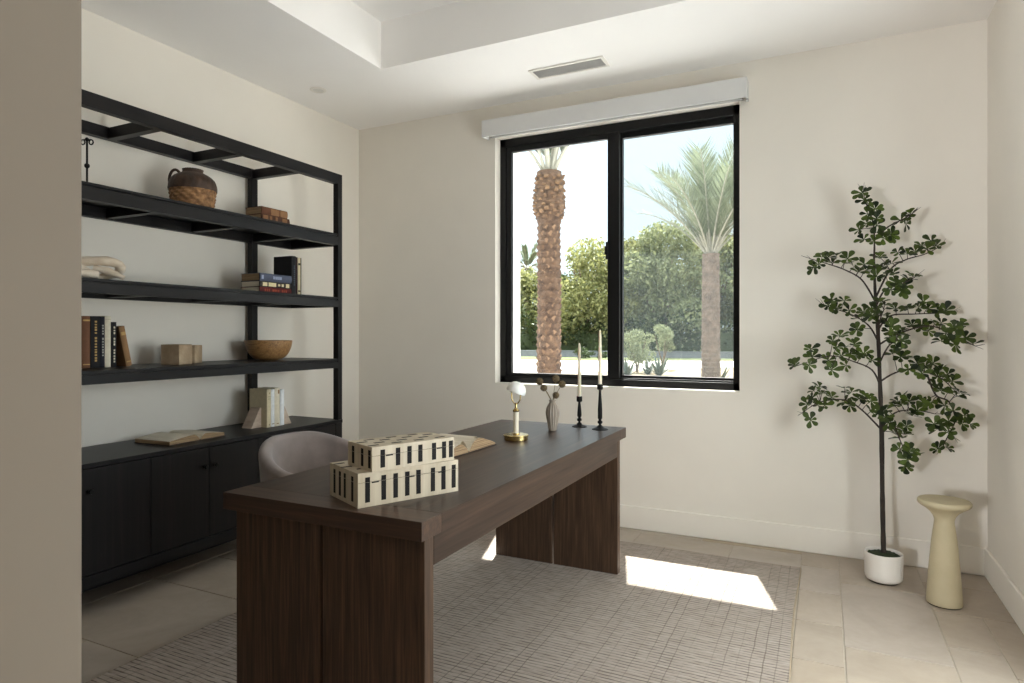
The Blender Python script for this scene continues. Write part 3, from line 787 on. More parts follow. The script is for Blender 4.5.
o = thing('desk_lamp', 'small brass desk lamp with white dome shade on the desk', 'lamp', (-1.318, 2.746, ZT), radians(26))
b = MB(); b.lathe([(0, 0), (.053, 0), (.056, .003), (.056, .018), (.060, .020), (.060, .025), (.057, .028), (.018, .029), (.017, .034), (.0, .034)], 48); b.build('base', M['brass'], o, smooth=35)
b = MB(); b.lathe([(.0128, .032), (.0128, .140)], 28); b.lathe([(0, .140), (.0125, .140)], 28); b.build('column', M['cream_enamel'], o, smooth=40)
b = MB(); b.lathe([(.0135, .134), (.0155, .138), (.0155, .144), (.009, .148), (.006, .155), (.006, .172), (.008, .174), (0, .178)], 24); b.build('collar', M['brass'], o, smooth=40)
b = MB()
for s in (-1, 1): b.tube([(0, 0, .170), (s*.010, 0, .176), (s*.019, 0, .190), (s*.021, 0, .210), (s*.021, 0, .238)], .0032, 10)
b.tube([(-.024, 0, .234), (.024, 0, .234)], .003, 10); b.ball((.024, -.002, .234), .006, 12, 8); b.ball((-.024, -.002, .234), .006, 12, 8)
b.build('fork', M['brass'], o, smooth=50)
b = MB(); b.M = T(0, 0, .232, 0, 0, radians(20))
b.lathe([(.0455, -.006), (.0470, 0), (.0450, .014), (.039, .028), (.029, .038), (.016, .044), (0, .046)], 40)
b.lathe([(.0455, -.006), (.042, -.006), (.042, .002), (.036, .024), (.024, .036), (0, .043)], 40)
b.build('lamp_shade', M['marble'], o, smooth=50)

VB = (-1.278, 3.103)
o = thing('ribbed_vase', 'small grey ribbed vase holding dried globe flowers on the desk', 'vase', (VB[0], VB[1], ZT))
b = MB(); pr = [(0, .001), (.020, .001), (.0215, .004), (.024, .02), (.030, .05), (.0355, .08), (.0365, .095), (.034, .112), (.027, .130), (.019, .142), (.0165, .148), (.0165, .152), (.0195, .157), (.019, .160), (.0145, .160), (.0135, .148), (.022, .13), (.03, .09), (.018, .02), (0, .015)]
b.lathe(pr, 112, rad=lambda t, r, z: r*(1-.13*(abs(cos(7*t))**2)*(1 if .006 < z < .15 else .2))); b.build('body', M['vase'], o, smooth=60)
fl_ = [((-1.339, 3.073, 1.037), 'dried globe flower furthest left in the ribbed vase', .0205), ((-1.309, 3.060, 1.006), 'dried globe flower in front of the left one in the vase', .0190),
       ((-1.266, 3.122, 1.051), 'tallest dried globe flower in the ribbed vase', .0205), ((-1.233, 3.125, 1.023), 'dried globe flower furthest right in the ribbed vase', .0200), ((-1.256, 3.095, .967), 'lowest dried globe flower in the ribbed vase', .0185)]
for i, (p, lab, rr) in enumerate(fl_):
    a = i*2*pi/5+2.2
    foot = Vector((VB[0]+.006*cos(a), VB[1]+.006*sin(a), ZT+.03)); neck = Vector((VB[0]+.008*(p[0]-VB[0])/.06, VB[1]+.008*(p[1]-VB[1])/.06, ZT+.160))
    o = thing('dried_flower', lab, 'flower', tuple(foot), 0, 'dried globe flowers in the ribbed vase')
    b = MB(); b.M = Matrix.Translation(-foot)
    tip = Vector(p); mid = (neck+tip)/2+Vector((.0, 0, .006))
    b.tube([foot, neck, mid, tip], .0016, 7); b.build('stem', M['stem'], o, smooth=60)
    b = MB(); b.M = Matrix.Translation(tip-foot); b.ball((0, 0, 0), rr*.86, 18, 12)
    r_ = random.Random(i)
    for k in range(150):
        z = 1-2*(k+.5)/150; t = k*2.39996; q = sqrt(1-z*z); n_ = Vector((q*cos(t), q*sin(t), z))
        u = n_.orthogonal().normalized(); w = n_.cross(u); s_ = rr*.10
        b.add([n_*rr*.8+u*s_, n_*rr*.8-u*s_*.5+w*s_*.87, n_*rr*.8-u*s_*.5-w*s_*.87, n_*rr*r_.uniform(1.0, 1.14)], [(0, 1, 3), (1, 2, 3), (2, 0, 3)])
    b.build('flower_head', M['globe'], o)
def candlestick(label, x, y, h, br, clabel, ch_, k):
    o = thing('candlestick', label, 'candlestick', (x, y, ZT), 0, 'black turned candlesticks on the desk')
    b = MB()
    b.lathe([(0, 0), (br, 0), (br, .003), (br*.80, .007), (br*.45, .012), (.010, .022), (.0055, .026), (.006, .029), (.0125, .034), (.0135, .039), (.0125, .044), (.006, .049), (.0075, .052), (.0120, .060), (.0118, h*.45), (.0095, h*.62), (.0062, h-.034), (.0070, h-.031), (.0145, h-.028), (.0155, h-.026), (.0155, h-.001), (.014, h), (.0105, h), (.0100, h-.016), (0, h-.016)], 32)
    b.build('body', M['iron'], o, smooth=40)
    c = thing('taper_candle', clabel, 'candle', (x, y, ZT+h-.016), 0, 'ivory taper candles')
    b = MB(); b.lathe([(0, 0), (.0096, 0), (.0100, .02), (.0090, ch_*.5), (.0066, ch_*.92), (.0048, ch_*.98), (.002, ch_), (0, ch_)], 24); b.build('wax', M['wax'], c, smooth=50)
    b = MB(); b.tube([(0, 0, ch_-.002), (.0006, 0, ch_+.004), (.0014, 0, ch_+.009)], .0009, 6); b.build('wick', M['wick'], c)
candlestick('shorter black turned candlestick beside the ribbed vase', -1.198, 3.292, .166, .040, 'ivory taper candle in the shorter black candlestick', .305, 0)
candlestick('taller black turned candlestick nearest the desk corner', -1.066, 3.246, .240, .043, 'ivory taper candle in the taller black candlestick', .303, 1)

# ------------------------------------------------------------------ stool and potted tree
o = thing('pedestal_table', 'slim olive beige pedestal drinks table with flared top in the corner', 'side table', (.512, 3.645, 0))
b = MB(); b.lathe([(0, .006), (.073, .006), (.0745, .010), (.072, .05), (.063, .18), (.053, .30), (.042, .385), (.041, .400), (.046, .418), (.060, .438), (.080, .455), (.098, .466), (.107, .473), (.1105, .481), (.110, .489), (.106, .495), (.098, .496), (0, .491)], 64); b.build('pedestal', M['stool'], o, smooth=60)
b = MB(); b.lathe([(0, 0), (.070, 0), (.070, .006), (0, .006)], 48); b.build('foot_pad', M['stool_foot'], o)

PX, PY = .279, 3.893
o = thing('potted_tree', 'slender potted tree with whorled dark green leaves by the wall', 'plant', (PX, PY, 0))
b = MB(); b.lathe([(0, .008), (.070, .008), (.080, .012), (.086, .022), (.088, .042), (.089, .142), (.0885, .149), (.085, .151), (.082, .148), (.081, .118), (0, .118)], 56); b.build('pot', M['pot'], o, smooth=50, loc=(-.003, -.045, 0))
b = MB(); b.lathe([(0, 0), (.068, 0), (.068, .008), (0, .008)], 40); b.build('pot_foot', M['pot_foot'], o, loc=(-.003, -.045, 0))
b = MB(); r_ = random.Random(3); b.lathe([(0, .147), (.03, .146), (.055, .142), (.075, .137), (.0815, .130), (.0815, .113), (0, .113)], 44, rad=lambda t, r, z: r*(1+.0*t))
for k in range(110):
    t = r_.uniform(0, 2*pi); q = .074*sqrt(r_.random()); b.ball((q*cos(t), q*sin(t), .137-.06*q), r_.uniform(.006, .011), 7, 5)
b.build('moss', M['moss'], o, smooth=60, loc=(-.003, -.045, 0))
TRUNK=[(0.278, 3.893, 0.158), (0.274, 3.893, 0.41), (0.27, 3.893, 0.779), (0.263, 3.893, 1.016), (0.253, 3.893, 1.306), (0.242, 3.893, 1.465), (0.235, 3.893, 1.667)]
BRANCHES=[
 ([(0.235,3.893,1.667),(0.237,3.893,1.783),(0.23,3.893,1.879),(0.198,3.893,1.983),(0.184,3.893,2.043)],
  [(0.179,3.867,2.033),(0.188,3.853,1.992),(0.209,3.883,1.974),(0.238,3.858,1.941),(0.244,3.85,1.889),(0.202,3.883,1.872),(0.166,3.935,1.848),(0.227,3.923,1.85),(0.264,3.92,1.821),(0.311,3.865,1.802),(0.188,3.897,1.789),(0.231,3.871,1.774),(0.274,3.86,1.787),(0.203,3.854,1.918),(0.245,3.864,1.857)]),
 ([(0.237,3.893,1.783),(0.297,3.86,1.843),(0.369,3.826,1.878),(0.401,3.793,1.895)],
  [(0.356,3.881,1.876),(0.376,3.866,1.856),(0.395,3.849,1.901),(0.313,3.894,1.803)]),
 ([(0.242,3.893,1.455),(0.178,3.873,1.572),(0.098,3.853,1.627),(0.016,3.833,1.661),(-0.066,3.813,1.69)],
  [(-0.029,3.806,1.658),(-0.052,3.815,1.646),(0.018,3.854,1.699),(0.057,3.87,1.707),(0.034,3.881,1.67),(0.096,3.894,1.664),(0.109,3.815,1.681),(0.141,3.875,1.643),(0.164,3.887,1.617),(0.201,3.875,1.623),(0.188,3.839,1.651),(-0.013,3.834,1.698)]),
 ([(0.242,3.893,1.476),(0.311,3.923,1.624),(0.382,3.953,1.676),(0.475,3.983,1.706),(0.549,4.013,1.747)],
  [(0.245,3.864,1.587),(0.281,3.96,1.645),(0.319,3.963,1.66),(0.347,3.944,1.717),(0.389,3.928,1.704),(0.463,4.008,1.752),(0.503,3.986,1.772),(0.529,4.02,1.749),(0.484,4.005,1.733),(0.264,3.919,1.693),(0.427,3.949,1.718)]),
 ([(0.244,3.893,1.433),(0.282,3.846,1.514),(0.345,3.8,1.535),(0.405,3.753,1.569)],
  [(0.288,3.851,1.584),(0.314,3.818,1.597),(0.327,3.794,1.545),(0.362,3.796,1.527),(0.386,3.83,1.562),(0.347,3.781,1.502),(0.306,3.8,1.513),(0.404,3.798,1.575)]),
 ([(0.251,3.893,1.254),(0.209,3.926,1.334),(0.125,3.96,1.395),(0.002,3.993,1.442)],
  [(0.018,3.948,1.442),(0.058,3.962,1.424),(0.097,3.951,1.467),(0.12,3.927,1.413),(0.153,3.98,1.37),(0.187,3.895,1.402),(0.226,3.909,1.419),(0.157,3.893,1.308),(0.204,3.931,1.369),(0.034,3.946,1.469)]),
 ([(0.251,3.893,1.28),(0.257,3.813,1.358),(0.269,3.733,1.406)],
  [(0.242,3.808,1.415),(0.266,3.848,1.383),(0.275,3.764,1.43),(0.245,3.861,1.35),(0.289,3.855,1.349),(0.303,3.762,1.323),(0.253,3.754,1.446),(0.219,3.787,1.382)]),
 ([(0.253,3.893,1.306),(0.312,3.94,1.381),(0.43,3.986,1.391),(0.592,4.033,1.396)],
  [(0.341,3.964,1.419),(0.393,3.967,1.419),(0.442,3.948,1.425),(0.487,3.972,1.417),(0.529,3.97,1.408),(0.57,4.011,1.409),(0.462,3.94,1.45)]),
 ([(0.256,3.893,1.227),(0.352,3.88,1.29),(0.482,3.868,1.326),(0.586,3.855,1.275),(0.667,3.843,1.226)],
  [(0.364,3.897,1.299),(0.409,3.91,1.332),(0.452,3.912,1.324),(0.504,3.883,1.331),(0.534,3.901,1.34),(0.574,3.802,1.314),(0.565,3.833,1.266),(0.535,3.907,1.249),(0.611,3.873,1.33),(0.626,3.838,1.266),(0.667,3.889,1.234),(0.59,3.865,1.234),(0.478,3.896,1.299),(0.545,3.835,1.29)]),
 ([(0.258,3.893,1.127),(0.292,3.803,1.218),(0.324,3.713,1.255)],
  [(0.309,3.747,1.266),(0.336,3.738,1.282),(0.322,3.742,1.234),(0.343,3.739,1.25),(0.301,3.824,1.299)]),
 ([(0.263,3.893,1.016),(0.224,3.868,1.096),(0.144,3.843,1.137),(0.026,3.818,1.168),(-0.139,3.793,1.112)],
  [(-0.146,3.783,1.117),(-0.075,3.765,1.119),(-0.067,3.763,1.205),(-0.06,3.781,1.162),(0.018,3.859,1.143),(0.033,3.825,1.093),(0.041,3.805,1.248),(0.071,3.79,1.274),(0.096,3.888,1.213),(0.117,3.84,1.18),(0.154,3.827,1.172),(0.139,3.804,1.232),(0.184,3.818,1.181),(0.222,3.84,1.147),(0.103,3.868,1.118),(0.056,3.797,1.214),(0.078,3.795,1.172)]),
 ([(0.267,3.893,1.037),(0.332,3.905,1.081),(0.423,3.918,1.103),(0.534,3.93,1.059),(0.587,3.943,1.008)],
  [(0.322,3.908,1.181),(0.356,3.888,1.165),(0.393,3.967,1.154),(0.391,3.877,1.099),(0.432,3.925,1.131),(0.471,3.953,1.114),(0.495,3.92,1.099),(0.545,3.984,1.097),(0.524,3.929,1.066),(0.563,3.912,1.077),(0.586,3.93,1.043),(0.447,3.875,1.084),(0.502,3.924,1.133)]),
 ([(0.477,3.893,1.064),(0.511,3.893,0.973),(0.567,3.893,0.94),(0.592,3.893,0.85),(0.558,3.893,0.757),(0.533,3.893,0.694)],
  [(0.528,3.868,0.997),(0.571,3.932,0.987),(0.604,3.926,0.968),(0.549,3.893,0.922),(0.58,3.846,0.902),(0.628,3.868,0.876),(0.649,3.867,0.838),(0.616,3.864,0.836),(0.561,3.866,0.846),(0.525,3.93,0.795),(0.499,3.857,0.83),(0.559,3.848,0.795),(0.588,3.936,0.758),(0.521,3.9,0.698),(0.567,3.942,0.701),(0.491,3.883,0.934),(0.462,3.933,0.928),(0.511,3.908,1.013),(0.614,3.922,0.989)]),
 ([(0.27,3.893,0.779),(0.18,3.918,0.877),(0.1,3.943,0.925),(-0.023,3.968,0.906),(-0.116,3.993,0.837)],
  [(-0.107,4.006,0.827),(-0.072,3.971,0.803),(-0.085,3.942,0.894),(-0.065,3.953,0.923),(-0.026,4.017,0.986),(-0.013,4.013,0.95),(-0.033,4.014,0.882),(0.001,3.948,0.89),(0.034,3.977,0.933),(0.099,3.983,0.986),(0.13,3.958,0.967),(0.105,3.976,0.914),(0.123,3.941,0.897),(0.168,3.948,0.934),(0.205,3.944,0.943),(0.221,3.896,0.927),(0.23,3.954,0.865),(-0.053,4.029,0.962)]),
 ([(0.27,3.893,0.789),(0.334,3.933,0.868),(0.429,3.973,0.884),(0.523,4.013,0.864)],
  [(0.256,3.868,0.869),(0.356,3.994,0.924),(0.375,4.005,0.952),(0.365,3.965,0.906),(0.397,3.92,0.933),(0.417,3.997,0.849),(0.433,3.934,0.885),(0.331,3.981,0.903),(0.29,3.932,0.878)]),
 ([(0.272,3.893,0.763),(0.319,3.853,0.813),(0.346,3.813,0.743),(0.377,3.773,0.661)],
  [(0.282,3.823,0.855),(0.295,3.833,0.827),(0.333,3.866,0.805),(0.366,3.847,0.769),(0.378,3.852,0.81),(0.336,3.901,0.759),(0.345,3.804,0.699),(0.38,3.756,0.69),(0.416,3.828,0.661),(0.374,3.753,0.657),(0.371,3.837,0.608),(0.392,3.764,0.703),(0.351,3.876,0.743)]),
]
b = MB(); b.M = Matrix.Translation((-PX, -PY, 0))
tp = [(PX-.003, PY-.042, .115), (PX-.003, PY-.036, .17)]+TRUNK[1:]
limb(b, tp, [.0128, .0125, .0118, .011, .0102, .0092, .0078, .006], seed=9, seg=12)
for z in (.30, .42, .60): b.ball((.276+(.27-.276)*z, PY-.008, z), .008, 10, 7)
b.build('trunk', M['bark'], o, smooth=60)
def leaf(b, base, d, up, L_, W_, cup):
    d = d.normalized(); s = d.cross(up)
    if s.length < 1e-4: s = d.orthogonal()
    s.normalize(); n_ = s.cross(d).normalized()
    st = [(0, .05), (.22, .26), (.5, .72), (.74, 1.0), (.90, .80), (1.0, .25)]
    vs = []
    for f, w in st:
        c = base+d*(L_*f)-n_*(cup*L_*f*f)
        vs += [tuple(c+s*(W_*w*.5)+n_*(.10*W_*w)), tuple(c-n_*0.0), tuple(c-s*(W_*w*.5)+n_*(.10*W_*w))]
    fs = []
    for i in range(len(st)-1):
        a = i*3; fs += [(a, a+1, a+4, a+3), (a+1, a+2, a+5, a+4)]
    b.add(vs, fs)
r_ = random.Random(21)
for P, Cs in BRANCHES:
    br = MB(); br.M = Matrix.Translation((-PX, -PY, 0))
    n_ = len(P); R0 = .0052
    limb(br, P, [R0*(1-.62*i/(n_-1)) for i in range(n_)], seed=7, seg=8)
    lf = MB(); lf.M = Matrix.Translation((-PX, -PY, 0))
    # points along the branch for the short twigs
    pts = []
    for p, q in zip(P, P[1:]):
        for i in range(8): pts.append(Vector(p).lerp(Vector(q), i/8))
    pts.append(Vector(P[-1]))
    for c in Cs:
        c = Vector(c)
        if c.y > 4.10: c.y = 4.10
        best = min(pts, key=lambda q: (q-c).length+max(0, (q.z-c.z))*.3)
        if (best-c).length > .008: br.tube([best, best.lerp(c, .55)+Vector((0, 0, .006)), c], [.0022, .0017, .0012], 5)
        ax = (c-best); ax = ax.normalized() if ax.length > .01 else Vector((0, 0, 1))
        ax = (ax*.6+Vector((0, -.75, .55))+Vector([r_.uniform(-.45, .45) for _ in range(3)])).normalized()
        u = ax.orthogonal().normalized(); w = ax.cross(u)
        k = r_.choice((5, 6, 6, 7)); ph = r_.uniform(0, 6)
        for i in range(k):
            a = ph+2*pi*i/k+r_.uniform(-.25, .25)
            d_ = (u*cos(a)+w*sin(a))*1.0+ax*r_.uniform(.15, .65)
            L_ = r_.uniform(.033, .055)
            leaf(lf, c, d_, ax, L_, L_*r_.uniform(.50, .62), r_.uniform(.02, .22))
    # bare red-brown twig tips
    e = Vector(P[-1])
    for k in range(3):
        d_ = (e-Vector(P[-2])).normalized()*r_.uniform(.02, .05)+Vector([r_.uniform(-.02, .02), r_.uniform(-.02, .02), r_.uniform(0, .03)])
        br.tube([e, e+d_*.6, e+d_], [.0014, .0010, .0006], 5)
    bo = br.build('branch', M['twig'], o, smooth=60)
    lf.build('leaves', M['leaf'], bo, smooth=60, recalc=False)

# ------------------------------------------------------------------ outdoors
GZ = -.12
b = MB(); b.box(-90, 60, 4.60, 120, GZ-.3, GZ); struct(b.build('ground', M['gravel']))
b = MB(); b.box(-90, 60, -60, -2.8, GZ-.3, GZ); b.box(4.2, 60, -2.8, 4.6, GZ-.3, GZ); struct(b.build('ground_front', M['gravel']))
def slab(name, poly, z, mat, kind='structure'):
    b = MB(); b.prism(poly, GZ, GZ+z); o = b.build(name, mat); o['kind'] = kind; return o
slab('bounce_terrace', [(-30, 4.62), (12, 4.62), (12, 15.0), (-30, 15.0)], .03, M['bounce_terrace'])  # added slab, hidden below the sill, bouncing sun up through the window
slab('driveway', [(-60, 18), (-14, 19.2), (-8.4, 22.0), (-5.5, 26.5), (-3.5, 28.6), (0, 30.0), (8, 33.0), (40, 44), (40, 52), (6, 40), (-3, 36.2), (-12, 32.5), (-22, 31.5), (-60, 31)], .02, M['drive'])
slab('lawn', [(-24, 32.4), (-12, 33.5), (-5.0, 36.4), (-2, 38.0), (-2, 39.4), (-24, 36.3)], .03, M['lawn'], 'stuff')
b = MB(); b.M = T(-7.5, 39.2, GZ, radians(8)); b.box(-45, 45, 0, .25, 0, .36); b.box(-45, 45, -.03, .28, .36, .41)
struct(b.build('wall_garden', M['garden_wall']))

def leafcloud(b, blobs, n, size, rnd, flat=.6, droop=0):
    """n small leaves spread through ellipsoids (cx,cy,cz,rx,ry,rz)"""
    vol = [bl[3]*bl[4]*bl[5] for bl in blobs]
    vs = []; fs = []
    for _ in range(n):
        cx, cy, cz, rx, ry, rz = rnd.choices(blobs, vol)[0]
        z = rnd.uniform(-1, 1); t = rnd.uniform(0, 2*pi); q = sqrt(1-z*z); rad = rnd.uniform(.45, 1.0)**.5
        p = Vector((cx+rx*q*cos(t)*rad, cy+ry*q*sin(t)*rad, cz+rz*z*rad))
        d = Vector((rnd.uniform(-1, 1), rnd.uniform(-1, 1), rnd.uniform(-1, 1)-droop)).normalized(); s = d.orthogonal().normalized()
        s = (s*cos(t*3)+d.cross(s)*sin(t*3)); L_ = size*rnd.uniform(.6, 1.3); W_ = L_*flat*.5
        k = len(vs)
        vs += [tuple(p-s*W_*.2), tuple(p+d*L_*.5-s*W_), tuple(p+d*L_), tuple(p+d*L_*.5+s*W_)]
        fs.append((k, k+1, k+2, k+3))
    b.add(vs, fs)
def tree(label, x, y, h, w, mat, n, size, seed, group, trunk_h=None, low=.12, droop=.4, name='tree', cat='tree', nb=26, trunk=True):
    r_ = random.Random(seed)
    o = thing(name, label, cat, (x, y, GZ), 0, group)
    blobs = []
    for i in range(nb):
        f = r_.random(); z = h*(low+(1-low)*f)*.94
        prof = sin(pi*min(1, .22+.78*f)**.9)**.6 if f < .98 else .3
        t = r_.uniform(0, 2*pi); q = w*.5*prof*sqrt(r_.random())*.78
        s = r_.uniform(.13, .24)*w
        top = h*(1-.38*(q/(w*.5))**2)*r_.uniform(.88, 1.0)-.72*s
        blobs.append((q*cos(t), q*sin(t), min(z, top), s, s, s*.72))
    b = MB(); leafcloud(b, blobs, n, size, r_, .55, droop); b.build('crown', mat, o, recalc=False)
    if trunk:
        b = MB()
        for k in range(3):
            a = r_.uniform(0, 6.28); q0 = .2*min(1, w/5.5)
            b.tube([(0, 0, 0), (q0*cos(a), q0*sin(a), h*.2), (w*.14*cos(a), w*.14*sin(a), h*.42), (w*.24*cos(a), w*.24*sin(a), h*.7)], [q*min(1, w/5.5) for q in (.16, .12, .08, .03)], 8)
        b.build('trunk', M['trunk'], o, smooth=60)
    return o
TG = 'trees beyond the driveway'
# the olive and desert trees across the drive
tree('broad yellow-green tree just right of the thick palm trunk', -14.9, 43.4, 8.4, 8.2, M['foliage'], 15000, .28, 31, TG, low=.06)
tree('olive green tree seen at the middle bar of the window', -12.5, 46.2, 8.6, 7.6, M['foliage'], 13000, .28, 32, TG, low=.06)
tree('grey green tree left of the right hand palm', -10.0, 44.6, 9.4, 8.6, M['foliage_mid'], 16000, .28, 33, TG, low=.06)
tree('yellow-green tree behind the right hand palm trunk', -7.4, 48.0, 9.6, 8.4, M['foliage'], 14000, .28, 34, TG, low=.06)
tree('grey green tree at the right edge of the window', -4.4, 47.4, 9.0, 8.6, M['foliage_mid'], 14000, .28, 35, TG, low=.06)
tree('bushy tree left of the thick palm trunk', -20.9, 43.6, 6.9, 7.0, M['foliage'], 10000, .28, 36, TG, low=.06)
tree('dense dark tree behind the thick palm trunk', -18.4, 46.0, 6.4, 7.0, M['foliage_dark'], 9000, .28, 39, TG, low=.1)
# hedge along the garden wall
hb = thing('garden_hedge', 'tall dark green clipped hedge behind the low white garden wall', 'hedge', (-7.5, 42.6, GZ), radians(8))
b = MB(); r_ = random.Random(8)
leafcloud(b, [(-34+i*1.7+r_.uniform(-.4, .4), r_.uniform(-.5, .5), 1.3+r_.uniform(-.2, .6), 1.3+r_.uniform(-.2, .4), .9, 1.5+r_.uniform(-.4, .7)) for i in range(41)], 28000, .22, r_, .6); b.build('foliage', M['foliage_dark'], hb, recalc=False)
b = MB(); b.box(-34.5, 35, -.30, .30, 0, 1.5); b.build('inner_growth', M['foliage_dark'], hb)
BG = 'shrubs in the front garden'
tree('round silver green shrub just right of the middle window bar', -6.30, 23.6, 1.75, 1.5, M['foliage_pale'], 2600, .085, 41, BG, name='shrub', cat='shrub', nb=14, low=.3, droop=-.4, trunk=True)
tree('upright silver green shrub second right of the middle window bar', -5.85, 25.8, 2.05, 1.3, M['foliage_pale'], 2200, .085, 42, BG, name='shrub', cat='shrub', nb=12, low=.3, droop=-.5)
tree('small dark shrub before the white garden wall, beside the shorter candle', -12.8, 36.0, .8, 1.3, M['foliage_dark'], 900, .11, 43, BG, name='shrub', cat='shrub', nb=8, low=.05, trunk=False)
tree('small dark shrub before the white garden wall, between the candles', -12.1, 36.6, .8, 1.0, M['foliage_dark'], 700, .11, 44, BG, name='shrub', cat='shrub', nb=8, low=.05, trunk=False)

def agave(label, x, y, s, n, seed):
    r_ = random.Random(seed)
    o = thing('agave', label, 'agave', (x, y, GZ), 0, 'agaves in the gravel bed')
    for i in range(n):
        a = i*2.4; tilt = .25+.85*(i/n); L_ = s*r_.uniform(.8, 1.1)
        d = Vector((cos(a)*sin(tilt), sin(a)*sin(tilt), cos(tilt))); sd = Vector((-sin(a), cos(a), 0)); up = sd.cross(d)
        vs = []; st = [(0, .055), (.3, .06), (.65, .042), (1, .002)]
        for f, w in st:
            c = d*L_*f+Vector((cos(a), sin(a), 0))*.05*s-up*(-.06*L_*f*f)
            vs += [tuple(c+sd*w*s*1.2), tuple(c-up*.03*s*(1-f)), tuple(c-sd*w*s*1.2), tuple(c+up*.012*s*(1-f))]
        fs = [(0, 3, 2, 1)]
        for k in range(3):
            for m in range(4): fs.append((k*4+m, k*4+(m+1) % 4, k*4+4+(m+1) % 4, k*4+4+m))
        b = MB(); b.add(vs, fs); b.build('leaf', M['agave'], o, smooth=50)
agave('blue green agave below the round silver shrub', -5.95, 21.0, .72, 16, 1)
agave('spiky agave in the gravel between the silver shrub and palm', -5.15, 22.2, .80, 18, 2)
agave('small agave left of the middle agave', -5.65, 22.6, .62, 14, 4)
agave('agave at the foot of the right hand palm', -2.72, 19.2, .72, 14, 3)

